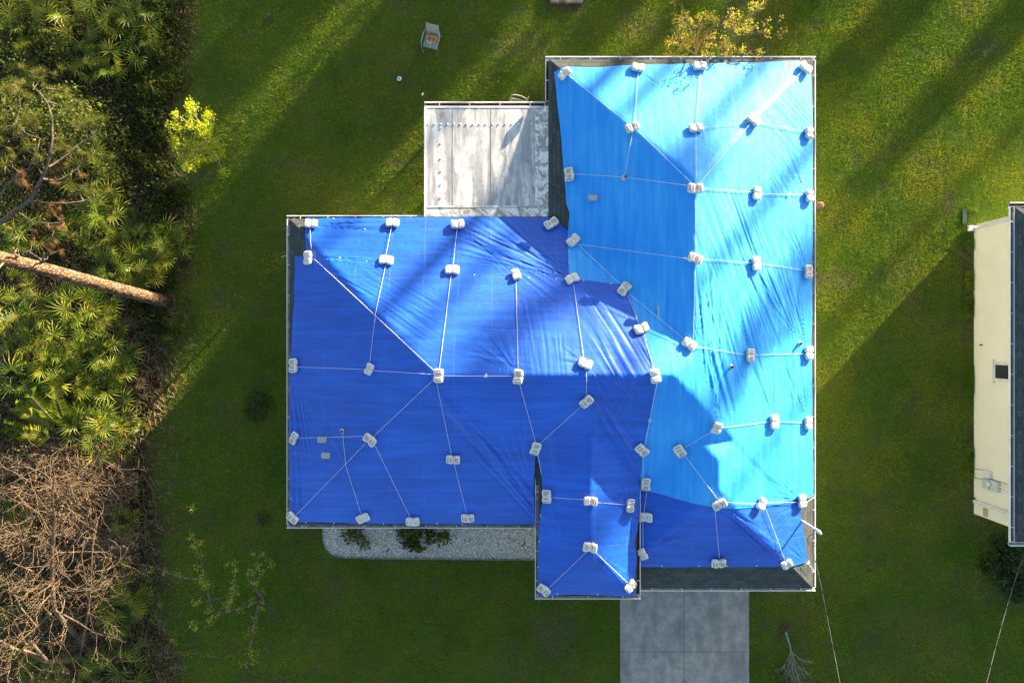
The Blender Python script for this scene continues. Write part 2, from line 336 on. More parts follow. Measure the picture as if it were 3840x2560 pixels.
# gutters
BR = MB().box(-.012, .012, -.06, .06, 0, .012).build('gutter_bracket', MAT['white'], None, local=True).data
bpy.data.objects.remove(bpy.data.objects['gutter_bracket'])
def gutter(a, b, out, z, parent, wd=.13, deb=True):
    """open trough from a to b; out = unit vector pointing away from the roof; a-b is the outer face"""
    a = Vector((*a, 0)); b = Vector((*b, 0)); o = Vector((*out, 0)); d = (b-a).normalized(); L = (b-a).length
    prof = [(0, z), (-.022, z+.004), (-.026, z-.02), (-.03, z-.09), (-wd+.012, z-.095), (-wd+.008, z+.0), (-wd, z+.0), (-wd, z-.11), (-.02, z-.115), (0, z-.06)]
    V = [tuple(p+o*x+Vector((0, 0, zz))) for p in (a, b) for x, zz in prof]; k = len(prof)
    F = [(i, (i+1) % k, k+(i+1) % k, k+i) for i in range(k)]
    g = mk('gutter', V+[V[0]]*0, F, MAT['white'], parent)
    m = MB(); 
    for p, q in ((a+d*.03, b-d*.03),):
        m.add([tuple(p+o*(-.032)+Vector((0, 0, z-.078))), tuple(q+o*(-.032)+Vector((0, 0, z-.078))), tuple(q+o*(-wd+.014)+Vector((0, 0, z-.082))), tuple(p+o*(-wd+.014)+Vector((0, 0, z-.082)))], [(0, 1, 2, 3)])
    tr = m.build('trough_lining', MAT['debris' if deb else 'trough'], g)
    n = max(1, int(round(L/1.02)))
    for i in range(n):
        t = (i+.5)/n*L; p = a+d*t-o*.065
        br = bpy.data.objects.new('gutter_bracket', BR); COL.objects.link(br); br.location = (p.x, p.y, z-.004)
        br.rotation_euler = (0, 0, math.atan2(o.y, o.x)-math.pi/2); br.parent = g; br.matrix_parent_inverse = parent_inv(g)
    return g
gz = 2.715
gutter((-7.57, 4.23), (-2.95, 4.23), (0, 1), gz, HO); gutter((-7.57, 4.10), (-7.57, -6.14), (-1, 0), gz, HO, deb=False)
gutter((-7.57, -6.27), (.74, -6.27), (0, -1), gz, HO, deb=False); gutter((1.12, 9.44), (1.12, 8.08), (-1, 0), gz, HO)
gutter((1.12, 9.57), (10.2, 9.57), (0, 1), gz, HO, deb=False); gutter((10.2, 9.44), (10.2, -8.25), (1, 0), gz, HO, deb=False)
gutter((4.2, -8.38), (10.2, -8.38), (0, -1), gz, HO, deb=False)
for (x, y) in ((-7.5, -6.2), (10.13, -8.31), (10.13, 9.5), (-7.5, 4.16)):   # downspouts
    sx = -1 if x < 0 else 1; MB().box(x-.04-sx*.03, x+.04-sx*.03, y-.03, y+.03, 0.05, 2.6).build('downspout', MAT['white'], HO)
# porch wing
w = MB(); x0, x1, y0 = PORCH[0]+.12, PORCH[1]-.12, PORCH[2]+.12; cx = (PORCH[0]+PORCH[1])/2; zr = 3.4+PT*(cx-PORCH[0]); ya = PORCH[2]+(cx-PORCH[0])
ze = 3.4+PT*.12
V = [(x0, y0, ze), (x1, y0, ze), (cx, ya, zr), (x0, -3.6, ze), (x1, -3.6, ze), (cx, -2.2, zr)]
w.add(V, [(0, 1, 2)]); w.add(V, [(0, 2, 5, 3), (2, 1, 4, 5)]); w.build('porch_roof', MAT['shingle'], HO)
w = MB().box(x0+.02, x1-.02, y0+.02, y0+.06, 3.2, 3.43).box(x0+.02, x0+.06, y0+.06, -4.4, 3.2, 3.43).box(x1-.06, x1-.02, y0+.06, -4.4, 3.2, 3.43).box(x0+.06, x1-.06, y0+.06, -4.4, 3.2, 3.22)
w.build('porch_fascia', MAT['trim'], HO)
pg = 3.415
gutter((.75, -8.26), (.75, -4.42), (-1, 0), pg, HO, deb=False); gutter((4.19, -8.26), (4.19, -4.42), (1, 0), pg, HO); gutter((.75, -8.39), (4.19, -8.39), (0, -1), pg, HO, deb=False)
w = MB().box(1.1, 3.9, -8.0, -7.8, 0, 3.2); w.build('porch_front_wall', MAT['stucco'], HO)
MB().box(1.1, 1.3, -7.8, -5.7, 0, 3.2).build('porch_side_wall', MAT['stucco'], HO)
# openings on the facades
def window(x0, x1, y0, y1, z0, z1, par, e=.06):
    f = MB().box(x0, x1, y0, y1, z0, z1).build('window', MAT['trim'], par); dx = x1-x0; dy = y1-y0
    if dx > dy: MB().box(x0+e, x1-e, y0-.004, y1+.004, z0+e, z1-e).build('pane', MAT['glass'], f)
    else: MB().box(x0-.004, x1+.004, y0+e, y1-e, z0+e, z1-e).build('pane', MAT['glass'], f)
for x in (-5.6, -2.2): window(x, x+1.5, -5.73, -5.68, .9, 2.1, HO)
for y in (-3.2, 1.0): window(-7.03, -6.98, y, y+1.2, .9, 2.1, HO)
for y in (-4.5, .2, 5.2): window(9.61, 9.66, y, y+1.3, .9, 2.1, HO)
for x in (2.8, 6.6): window(x, x+1.6, 8.98, 9.03, .9, 2.1, HO)
gd = MB()
for k in range(4): gd.box(4.3, 9.1, -7.86, -7.80, .05+k*.55, .57+k*.55)
gd.build('garage_door', MAT['trim'], HO); MB().box(2.0, 2.95, -8.03, -7.98, .1, 2.2).build('front_door', MAT['wood'], HO)
# ---- flat metal patio roof
px0, px1, py0, py1 = P(1593, 0, 2.6)[0], 1.22, P(0, 815, 2.6)[1], P(0, 404, 2.6)[1]
slab = MB().box(px0, px1, py0, py1, 2.52, 2.74).build('patio_roof', MAT['flat'], HO)
zt = 2.74
sm = MB()
for px in (1698, 1842, 1985, 2020):
    x = P(px, 0, zt)[0]; sm.box(x-.006, x+.006, py0+.32, py1-.04, zt, zt+.006)
sm.build('panel_seam', MAT['seam'], slab)
MB().box(px0+.02, px1-.3, py1-.055, py1-.002, zt, zt+.010).build('edge_flashing', MAT['white'], slab); MB().box(px0, px0+.05, py0, py1-.06, zt, zt+.03).build('edge_flashing', MAT['white'], slab)
MB().box(px0+.05, px1, py0+.30, py0+.325, zt, zt+.012).build('edge_flashing', MAT['seam'], slab)
scw = MB().tube([(0, 0, 0), (0, 0, .012), (0, 0, .022)], [.032, .03, .012], 8).build('screw_cap', MAT['white'], None, local=True)
sc = [(1605+24.2*i, 466) for i in range(17) if i not in (15,)] + [(1653, y) for y in (480, 538, 595, 642, 692, 740)]
for i, (a, b) in enumerate(sc):
    o = scw if i == 0 else scw.copy()
    if i: COL.objects.link(o)
    o.location = P(a, b, zt); o.parent = slab; o.matrix_parent_inverse = parent_inv(slab)
gutter((px0, py1+.16), (1.12, py1+.16), (0, 1), 2.72, HO, .15)
for x in (px0+.1, -.9, 1.1): MB().box(x-.04, x+.04, py1-.14, py1-.06, 0, 2.52).build('patio_post', MAT['white'], HO)
MB().box(px0+.02, px1, py0+.0, py1, -.0, .06).build('patio_floor', MAT['concrete'], HO)
# ---- vents through the roof, service mast
def vent(px, py, kind):
    x, y, z = R(px, py, False, .03); m = MB()
    if kind == 'pipe':
        m.tube([(x, y, z-.05), (x, y, z+.22)], .045, 12, False).tube([(x, y, z+.22), (x, y, z+.05)], .035, 12, False)
        m.tube([(x, y, z-.06), (x, y, z+.05), (x, y, z+.10)], [.13, .10, .05], 10)
        m.build('vent_pipe', MAT['pole'], HO, True)
    else:
        a = Vector((x, y, z)); m.bar(a+Vector((-.13, 0, .06)), a+Vector((.13, 0, .06)), .20, .15); m.bar(a+Vector((-.15, 0, .14)), a+Vector((.15, 0, .14)), .14, .03)
        m.build('roof_vent', MAT['pole'], HO)
for a in ((2738, 1375, 'pipe'), (2342, 668, 'pipe'), (1286, 1615, 'pipe'), (2993, 1288, 'pipe'), (2222, 745, 'box'), (1212, 1646, 'box'), (1226, 1705, 'box')): vent(*a)
bx, by, bz = R(3005, 1951); MB().tube([(bx, by, bz-.1), (bx, by, 3.95)], .032, 12).build('service_mast', MAT['pole'], HO, True)
MB().tube([(bx-.02, by, 3.88), (bx, by, 4.03), (bx+.07, by-.06, 4.10), (bx+.15, by-.13, 4.02), (bx+.18, by-.16, 3.9)], [.035, .055, .065, .055, .035], 10).build('weather_head', MAT['pole'], HO, True)
MB().tube([(bx+.14, by-.12, 3.92), (bx-.03, by-.3, 3.6), (bx-.05, by-.5, 3.5), (bx+.02, by-.66, 3.62), (bx+.16, by-.62, 3.72), (bx+.16, by-.2, 3.9)], .010, 6).build('drip_loop', MAT['black'], HO, True)
# ---------------------------------------------------------------- sandbag positions (photo px), long-axis angle, variant, where it lies
BAGS = [
 (1167,841,0,0,'at the woods-side tip of the narrow deep blue strip, beside the gutter','gutter tip of the narrow strip'),
 (1472,838,-3,1,'on the narrow deep blue strip, halfway along the back gutter','back gutter'),
 (1158,967,95,2,'where narrow strip and big deep blue tarp meet near the woods corner','woods corner seam'),
 (1449,978,-8,1,'on the seam of the deep blue tarps nearest the long hip rope','upper wing seam'),
 (1103,1370,92,0,'against the woods-side gutter, level with the main ridge','woods-side gutter'),
 (1388,1384,60,3,'small twisted one midway between woods-side gutter and wing ridge end','woods slope'),
 (1645,1408,91,0,'at the wing ridge end where six ropes meet','wing ridge end'),
 (1943,1411,88,1,'on the wing ridge, second from its woods end','middle of wing ridge'),
 (1105,1642,58,4,'by the woods-side gutter, level with the two small square vents','gutter near the square vents'),
 (1389,1647,-38,1,'on the front hip of the wing below the ridge end','front hip of the wing'),
 (1699,1719,-4,0,'on the big front slope of the wing, alone mid slope','wing front slope'),
 (2008,1678,75,4,'just above the woods-side start of the porch gutter','porch gutter start'),
 (1099,1940,-40,5,'at the front corner of the wing nearest the woods','front woods corner'),
 (1361,1939,27,4,'on the front gutter, first from the woods corner over the gravel bed','gravel bed corner'),
 (1548,1952,3,5,'on the front gutter over the leafy shrub in the gravel','front gutter over the shrub'),
 (1754,1939,-3,5,'on the front gutter nearest the porch wing','front gutter by the porch'),
 (2052,1860,90,4,'on the porch roof along its woods-side gutter','porch woods side'),
 (1716,844,6,2,'on the narrow strip below the flat metal patio roof','strip below the patio roof'),
 (2068,840,32,1,'on the narrow strip end by the bare shingles of the patio corner','strip end by bare shingles'),
 (1696,1014,-3,1,'on the deep blue seam straight below the patio roof','seam below the patio roof'),
 (1935,1032,-70,3,'small upright one on the deep blue seam near the valley','seam near the valley'),
 (2145,1047,30,1,'on the valley edge where the deep blue seam ends','valley end of the seam'),
 (2151,904,45,5,'on the sky blue edge at the top of the valley rope','top of the valley'),
 (2341,1085,48,5,'over the upper corner of the deep blue tarp inside the valley','valley corner of the deep blue tarp'),
 (2405,1234,25,1,'on the slanting deep blue edge near the grey tape patch','slanting tarp edge'),
 (2585,1291,-32,0,'at the lower end of the long sky blue ridge','lower end of the long ridge'),
 (2194,1365,-25,2,'just above the wing ridge, brightly lit and tilted','just above the wing ridge'),
 (2456,1408,104,0,'where the wing ridge meets the sky blue tarp','ridge meeting the sky blue tarp'),
 (2199,1502,45,4,'below the wing ridge with yellow print, rope going to the porch','slope above the porch'),
 (2407,1684,-50,4,'just above the driveway-side start of the porch gutter','driveway-side porch gutter start'),
 (2421,1812,90,5,'standing against the porch gutter on the sky blue tarp','porch side, sky blue tarp'),
 (2215,1878,0,1,'on the porch ridge, in the middle of the three-bag row','porch ridge'),
 (2361,1894,86,0,'on the porch roof edge next to the driveway-side gutter','porch driveway side'),
 (2213,2051,-5,1,'at the lower end of the porch ridge above two hip ropes','end of the porch ridge'),
 (2041,2209,-36,5,'at the porch front corner over the lawn','porch lawn corner'),
 (2362,2195,45,4,'at the porch front corner over the driveway','porch driveway corner'),
 (2423,1938,0,5,'half under the porch eave on the deep blue garage tarp','garage tarp under the porch eave'),
 (2411,2075,-60,3,'mostly hidden behind the porch gutter, low on the garage tarp','low by the porch gutter'),
 (2694,2108,6,1,'on the lower edge of the garage tarp above bare shingles','garage tarp lower edge'),
 (2949,2112,30,3,'at the lower corner of the garage tarp near the service mast','garage corner near the mast'),
 (2697,1887,30,5,'at the garage ridge end where the two blues meet','garage ridge end'),
 (2852,1887,62,3,'on the line where sky blue tarp overlaps garage tarp, mid slope','overlap mid slope'),
 (3004,1876,97,0,'above the service mast at the end of the tarp overlap','overlap end above the mast'),
 (2548,1687,-60,4,'alone on the shaded sky blue slope beside the porch','shaded slope beside the porch'),
 (2119,278,38,1,'at the sky blue tarp corner nearest the garden chairs','tarp corner near the chairs'),
 (2392,258,-10,2,'on the back edge of the sky blue tarp, first past the corner','back edge near the corner'),
 (2623,252,-3,2,'on the back edge beneath the yellow leafy tree','back edge under the yellow tree'),
 (3019,257,-35,2,'at the sky blue tarp corner over the sunny back lawn','sunny back corner'),
 (2373,480,22,1,'on the back hip leading to the long ridge','shaded back hip'),
 (2609,483,5,0,'in the centre of the sunny back triangle of sky blue tarp','centre of the back triangle'),
 (2825,452,-35,2,'on the sunny back hip toward the cream house','sunny back hip'),
 (3030,500,92,3,'uppermost in the row along the cream-house-side gutter','first on the long gutter'),
 (2137,655,97,5,'on the tarp edge beside the flat metal patio roof','tarp edge by the patio roof'),
 (2607,707,0,1,'at the upper end of the long ridge where hips meet','upper end of the long ridge'),
 (2835,726,88,0,'on the sunny slope, uppermost of the mid-slope row','top of the sunny slope row'),
 (3031,735,100,3,'second in the row along the cream-house-side gutter','second on the long gutter'),
 (2607,969,-20,1,'on the long ridge, midway down','middle of the long ridge'),
 (2832,988,95,0,'second down the mid-slope row on the sunny sky blue slope','second in the sunny slope row'),
 (3027,1019,90,4,'third in the row along the cream-house-side gutter','third on the long gutter'),
 (2810,1332,88,4,'third down the mid-slope row, beside the open pipe vent','slope row by the pipe vent'),
 (3030,1323,92,0,'fourth in the gutter row, just below a small pipe vent','fourth on the long gutter'),
 (2686,1601,75,3,'at the upper end of the garage ridge on sky blue tarp','upper end of the garage ridge'),
 (2899,1580,92,0,'lowest of the mid-slope row on the sunny slope','lowest in the sunny slope row'),
 (3027,1585,90,1,'fifth and lowest in the cream-house-side gutter row','fifth on the long gutter'),
]
# ---------------------------------------------------------------- tarps
def edges_to_world(poly, porch, dz):
    return [R(a, b, porch and a > 2006, dz)[:2] for a, b in poly]
def densify(poly, step=.12, amp=.018, seed=1):
    out = []; n = len(poly); s = 0.
    for i in range(n):
        a = np.array(poly[i]); b = np.array(poly[(i+1) % n]); L = np.linalg.norm(b-a); k = max(1, int(L/step)); d = (b-a)/(L+1e-9); nr = np.array([d[1], -d[0]])
        for j in range(k):
            t = j/k; q = s+t*L; env = min(1, 4*t, 4*(1-t)) if k > 3 else 0
            o = (float(vn(q*1.6, 3.3, seed))-.5)*2*amp+(float(vn(q*5, 7.3, seed))-.5)*amp
            out.append(tuple(a+(b-a)*t+nr*o*env))
        s += L
    return out
FAN = []   # (x, y, direction (deg, world), half spread deg, length, folds, amp)
def fan(px, py, deg, spread, L, n, amp, porch=False): x, y, _ = R(px, py, porch); FAN.append((x, y, math.radians(deg), math.radians(spread), L, n, amp))
def bands(X, Y, px, py, deg, la, lb, wl, amp, seed, sharp=1.0, porch=False):
    """long parallel creases: direction deg, extent la along x lb across"""
    x, y, _ = R(px, py, porch); c, s = math.cos(math.radians(deg)), math.sin(math.radians(deg))
    u = (X-x)*c+(Y-y)*s; v = -(X-x)*s+(Y-y)*c
    env = np.exp(-(u/la)**4-(v/lb)**4)
    w = vn(v/wl+.6*vn(u*.5, v*.8, seed+3), u*.35, seed); w = 1-np.abs(2*w-1)
    return 1.9*amp*env*(w**sharp-.5)*(.35+.65*sstep(.3, .7, vn(u*.6, v*1.1, seed+9)))*2
def fans(X, Y):
    h = np.zeros_like(X)
    for k, (x, y, d, sp, L, n, amp) in enumerate(FAN):
        dx = X-x; dy = Y-y; r = np.hypot(dx, dy)+1e-6; th = np.angle(np.exp(1j*(np.arctan2(dy, dx)-d)))
        w = np.clip(1-(np.abs(th)/sp)**2, 0, 1)*np.clip(1-r/L, 0, 1)**.7*sstep(.12, .4, r)
        q = vn(th/sp*n+k*7.1, r*.25+k, 40+k); q = 1-np.abs(2*q-1); h += 1.5*amp*w*(q**1.4-.45)*2
    return h
WR = {}
def tarp(name, poly, porch, off, m, label, group, seed, amp=1.0, porchcheck=False, st=.03, extra=()):
    W = densify(edges_to_world(poly, porch, off), seed=seed); A = np.array(W)
    xs = np.arange(A[:, 0].min()-st, A[:, 0].max()+2*st, st); ys = np.arange(A[:, 1].min()-st, A[:, 1].max()+2*st, st)
    X, Y = np.meshgrid(xs, ys); cx = (X[:-1, :-1]+X[1:, 1:])/2; cy = (Y[:-1, :-1]+Y[1:, 1:])/2
    keep = inpoly(cx, cy, W); idx = np.arange(X.size).reshape(X.shape)
    a = idx[:-1, :-1][keep]; b = idx[:-1, 1:][keep]; c = idx[1:, 1:][keep]; d = idx[1:, :-1][keep]; F = np.stack([a, b, c, d], 1)
    used = np.unique(F); re = np.zeros(X.size, int); re[used] = np.arange(len(used)); F = re[F]
    x = X.ravel()[used].copy(); y = Y.ravel()[used].copy()
    # snap the rim onto the outline
    cnt = np.zeros(len(used), int); np.add.at(cnt, F.ravel(), 1); rim = np.where(cnt < 4)[0]; B = np.roll(A, -1, 0); D = B-A; LL = (D**2).sum(1)+1e-12
    for i0 in range(0, len(rim), 4000):
        r_ = rim[i0:i0+4000]; q = np.stack([x[r_], y[r_]], 1)[:, None]-A[None]; t = np.clip((q*D[None]).sum(2)/LL, 0, 1); pr = A[None]+t[..., None]*D[None]
        dd = ((pr-np.stack([x[r_], y[r_]], 1)[:, None])**2).sum(2); j = dd.argmin(1); k = np.arange(len(r_)); ok = dd[k, j] < (st*1.2)**2
        x[r_[ok]] = pr[k, j, 0][ok]; y[r_[ok]] = pr[k, j, 1][ok]
    z = roofz(x, y, .06, porch)+off+.03
    h = fans(x, y)+sum(bands(x, y, *e, seed=seed+i*5) for i, e in enumerate(extra))
    h += .010*(fbm(x*1.1, y*1.1, seed)-.5)+.006*amp*(fbm(x*3.2, y*3.2, seed+2)-.5)+.004*amp*(vn(x*9, y*9, seed+4)-.5)
    for bx_, by_, *_r in BAGS:      # pressed down under the bags
        qx, qy, _ = R(bx_, by_, porch and 2000 < bx_ < 2410 and by_ > 1690); g = np.exp(-((x-qx)**2+(y-qy)**2)/.09); h = h*(1-.6*g)-.01*g
    z = np.maximum(z+h, roofz(x, y, 0, porch)+off*.6+.004)
    o = mk(name, np.stack([x, y, z], 1), F, m, None, True); tag(o, label, 'tarp', group)
    WR[name] = (W, porch, off); return o
GT = 'blue tarps covering the damaged roof'
# fans of creases (photo px, world direction)
for f in ((1180,845,0,14,2.6,9,.020),(1180,970,-4,10,2.8,8,.020),(1716,850,-28,22,4.2,14,.018),(2140,1045,152,24,4.6,16,.020),(2385,262,-42,16,1.2,8,.012),
          (1943,1400,140,50,1.6,18,.016),(2200,1370,-55,30,1.5,12,.016),(2194,1360,160,40,.9,8,.014),(1160,975,-35,18,3.0,9,.014),(2003,1890,118,26,3.6,12,.022),(2400,1675,122,20,2.8,7,.022),
          (2200,1500,100,24,1.1,7,.012),(2410,1680,-100,20,1.0,6,.01),(1098,1920,84,13,2.6,7,.014),(1098,1640,85,12,2.0,5,.012),(1950,1420,-80,12,1.0,4,.01),(1240,1700,100,8,2.6,3,.012),
          (3020,735,118,32,2.4,18,.016),(3024,1320,112,28,4.0,22,.018),(2993,1288,116,16,3.2,10,.016),(3024,1585,108,20,2.6,12,.018),(2686,1595,95,14,4.8,12,.022),(2899,1570,103,20,2.4,10,.018),(2810,1335,108,16,2.4,8,.014),
          (3000,1870,152,34,1.7,16,.018),(3026,1020,118,24,2.2,12,.014),(2607,1300,78,10,3.4,8,.014),(2460,1400,108,14,2.2,8,.020),(2150,910,-68,26,.9,7,.010),(3020,255,176,16,1.3,7,.01),
          (2697,1890,-38,9,3.0,7,.030),(3004,1880,-160,24,1.1,7,.014),(2420,2060,24,34,2.0,9,.018),(3020,2105,140,40,1.0,8,.016),(2700,1900,-20,14,1.4,6,.014)): fan(*f)
for f in ((2213,2055,-48,16,2.2,9,.024),(2361,1890,125,38,1.0,10,.014),(2361,1900,-100,30,1.2,10,.016),(2052,1865,-62,10,2.0,3,.01),(2215,1860,60,40,1.0,7,.010)): fan(*f, porch=True)
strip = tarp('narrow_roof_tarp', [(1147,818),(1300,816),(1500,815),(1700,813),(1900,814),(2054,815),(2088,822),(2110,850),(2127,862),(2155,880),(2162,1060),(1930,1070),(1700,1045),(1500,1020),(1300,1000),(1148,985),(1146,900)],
    False, .022, MAT['tarp_strip'], 'narrow deep blue tarp strip along the back gutter beneath the patio roof', GT, 11, 1.2, extra=((1350,845,0,1.6,.35,.10,.010),(1350,960,-4,1.4,.22,.09,.012),(1850,940,-25,1.2,.5,.11,.012)))
skyt = tarp('ridge_tarp', [(2078,272),(2112,256),(2125,252),(2260,254),(2330,247),(2480,243),(2620,240),(2780,236),(2900,233),(2990,229),(3022,240),(3040,280),(3046,420),(3046,800),(3043,1200),(3040,1290),(3044,1500),(3046,1700),(3047,1850),(3055,1853),(3028,1866),(3004,1862),(2920,1890),(2850,1900),(2700,1903),(2620,1890),(2530,1868),(2470,1850),(2400,1838),(2398,1700),(2400,1400),(2330,1200),(2290,1110),(2135,1085),(2132,1000),(2128,880),(2135,800),(2122,760),(2114,640),(2100,480),(2086,350)],
    False, .045, MAT['tarp_sky'], 'large sky blue tarp over the long ridge and sunny slope', GT, 23, 1.0,
    extra=((2770,960,-66,2.2,1.3,.10,.010),(2900,1080,-63,1.6,.9,.11,.010),(2760,1250,-72,2.0,.9,.13,.009),(2640,1150,-84,2.6,.25,.09,.016),(2700,1400,-74,1.3,.4,.12,.016),(2960,460,140,.9,.7,.12,.008),(2940,700,-55,1.0,.7,.10,.009),(2990,1450,-80,1.4,.35,.09,.010),(2570,1400,-80,1.5,.5,.10,.009)))
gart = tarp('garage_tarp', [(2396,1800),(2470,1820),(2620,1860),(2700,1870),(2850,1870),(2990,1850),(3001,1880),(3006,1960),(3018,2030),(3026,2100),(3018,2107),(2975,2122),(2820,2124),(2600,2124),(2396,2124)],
    False, .022, MAT['tarp_deep'], 'deep blue tarp on the garage roof above the driveway', GT, 37, 1.6, extra=((2900,2000,45,1.0,.5,.12,.012),(2800,1990,-42,1.7,.13,.10,.03)))
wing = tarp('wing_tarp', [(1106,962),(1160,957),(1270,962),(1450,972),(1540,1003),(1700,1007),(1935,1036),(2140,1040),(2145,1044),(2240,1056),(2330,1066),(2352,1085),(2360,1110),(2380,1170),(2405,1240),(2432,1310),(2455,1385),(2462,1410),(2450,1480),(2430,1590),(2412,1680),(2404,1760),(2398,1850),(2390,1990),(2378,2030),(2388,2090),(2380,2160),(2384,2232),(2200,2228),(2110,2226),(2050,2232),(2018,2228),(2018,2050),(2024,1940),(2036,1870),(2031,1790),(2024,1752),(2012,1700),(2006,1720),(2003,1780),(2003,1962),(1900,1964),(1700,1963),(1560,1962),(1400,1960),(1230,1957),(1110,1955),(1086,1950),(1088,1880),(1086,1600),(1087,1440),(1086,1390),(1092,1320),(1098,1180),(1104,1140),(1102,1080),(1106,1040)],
    True, .066, MAT['tarp_deep'], 'large deep blue tarp over the woods-side wing and the porch', GT, 51, 1.0,
    extra=((1500,1080,-30,1.4,.7,.07,.006),(1500,1180,-35,1.2,.7,.07,.006),(1800,1100,20,1.6,.5,.09,.006),(1850,1330,-12,1.5,.25,.10,.010),(2300,1250,-60,1.4,.7,.10,.014),(2330,1380,-62,1.2,.6,.11,.012),(1990,1250,-80,1.2,.6,.08,.006),(1840,1700,-52,2.6,.22,.20,.05),(1900,1780,-48,1.4,.4,.16,.035),(2290,1600,-58,1.6,.3,.2,.035),(1110,1750,-88,1.8,.16,.12,.03),(1130,1560,-80,1.2,.25,.15,.02),(2060,1700,-84,1.0,.3,.18,.02),(1260,1700,-55,1.8,.2,.2,.02),(2060,1350,-86,.8,.8,.08,.007)))
def on_tarp(px, py):
    """surface point of whatever covers the roof at this photo position"""
    po = 2012 < px < 2404 and py > 1700
    x, y, z = R(px, py, po); return x, y, z
gm = MB().tube([(0, 0, 0), (0, 0, .006)], .022, 8).build('grommet', MAT['white'], None, local=True).data; bpy.data.objects.remove(bpy.data.objects['grommet'])
def grommets(o, pts, porch=False, dz=.095):
    for a, b in pts:
        x, y, z = R(a, b, porch); g = bpy.data.objects.new('grommet', gm); COL.objects.link(g); g.location = (x, y, z+dz); g.parent = o; g.matrix_parent_inverse = parent_inv(o)
        sl_ = Vector((float(roofz(x+.05, y, 0, porch)-roofz(x-.05, y, 0, porch))/.1, float(roofz(x, y+.05, 0, porch)-roofz(x, y-.05, 0, porch))/.1)); g.rotation_euler = Vector((-sl_.x, -sl_.y, 1)).to_track_quat('Z', 'Y').to_euler()
grommets(wing, [(1278,968),(1377,980),(1780,1031),(1985,1041),(2085,1046),(2188,1052),(2290,1064),(1090,1463),(1089,1560),(1093,1765),(1093,1866),(1150,1956),(1255,1958),(1347,1957),(1440,1959),(1640,1959),(1735,1962)])
grommets(wing, [(2026,1928),(2022,2026),(2018,2120),(2090,2222),(2240,2224)], True)
grommets(strip, [(1253,821),(1370,860)], dz=.06); grommets(gart, [(2480,2119),(2620,2118),(2725,2119),(2835,2118)], dz=.06); grommets(skyt, [(2133,985)], dz=.08)
tp = R(2467, 1172); q = MB().bar((tp[0], tp[1]+.22, float(roofz(tp[0], tp[1]+.22))+.085), (tp[0], tp[1]-.2, float(roofz(tp[0], tp[1]-.2))+.085), .045, .004).build('tape_patch', MAT['greybox'], skyt)
# ---------------------------------------------------------------- bags
def bag_mesh(L, W, T, pinch, seed):
    nu, nv = 30, 24; u = np.linspace(-1, 1, nu); V = []
    th = np.linspace(0, 2*math.pi, nv, endpoint=False)
    for a in u:
        e = (1-abs(a)**7)**.42; g = math.exp(-((a-pinch[1])/.13)**2)
        wy = W/2*(1-pinch[0]*.20*g)*(.90+.1*e)*(1-.03*abs(a)) * (e*.35+.65 if abs(a) < 1 else .62); tz = T/2*max(.10, e)*(1-pinch[0]*.50*g)
        for t in th:
            c, s = math.cos(t), math.sin(t); cy = math.copysign(abs(c)**.5, c); cz = math.copysign(abs(s)**.62, s)
            V.append((a*L/2, cy*wy, cz*tz))
    V = np.array(V); n = (fbm(V[:, 0]*11+seed*9+V[:, 2]*20, V[:, 1]*11, seed, 3)-.5); r = V*np.array([0, 1, 1]); r /= np.linalg.norm(r, axis=1)[:, None]+1e-6
    V += r*n[:, None]*.028; V[:, 1] += (vn(V[:, 0]*5, V[:, 0]*0+seed, seed)-.5)*.03
    V[:, 2] += T/2*.9; V[:, 2] = np.maximum(V[:, 2], 0.0+.002*np.sin(V[:, 0]*90))
    F = [(i*nv+j, (i+1)*nv+j, (i+1)*nv+(j+1) % nv, i*nv+(j+1) % nv) for i in range(nu-1) for j in range(nv)]
    c0 = len(V); V = np.concatenate([V, [V[:nv].mean(0)], [V[-nv:].mean(0)]]); T3 = [(c0, j, (j+1) % nv) for j in range(nv)]+[(c0+1, (nu-1)*nv+(j+1) % nv, (nu-1)*nv+j) for j in range(nv)]
    return V, [np.array(F), np.array(T3)]
PROT = []
for k, (L, W, T, pn) in enumerate(((.50, .335, .155, (1.0, .0)), (.50, .33, .15, (1.0, .04)), (.49, .335, .17, (.75, -.02)), (.43, .31, .17, (1.1, .05)), (.48, .33, .15, (.6, -.05)), (.49, .34, .15, (.45, .0)))):
    V, F = bag_mesh(L, W, T, pn, k+3); b = mk('cement_bag', V, F, MAT['bag'], None, True, local=True)
    a = pn[1]*L/2; hw = W/2*(1-pn[0]*.2)*.93; ht = T*(1-pn[0]*.5)
    loop = [(a, hw*math.copysign(abs(math.cos(t))**.5, math.cos(t))*1.04, T/2*.9+ht/2*1.04*math.copysign(abs(math.sin(t))**.62, math.sin(t))) for t in np.linspace(0, 2*math.pi, 22)]
    loop = [(x, y, max(z, .004)) for x, y, z in loop]
    MB().tube(loop, .0085, 6, False).build('rope_tie', MAT['rope'], b, local=True); PROT.append(b)
def normal_at(x, y, porch):
    e = .12; gx = float(roofz(x+e, y, .1, porch)-roofz(x-e, y, .1, porch))/(2*e); gy = float(roofz(x, y+e, .1, porch)-roofz(x, y-e, .1, porch))/(2*e)
    return Vector((-gx, -gy, 1)).normalized()
used_p = set(); BAGPOS = {}
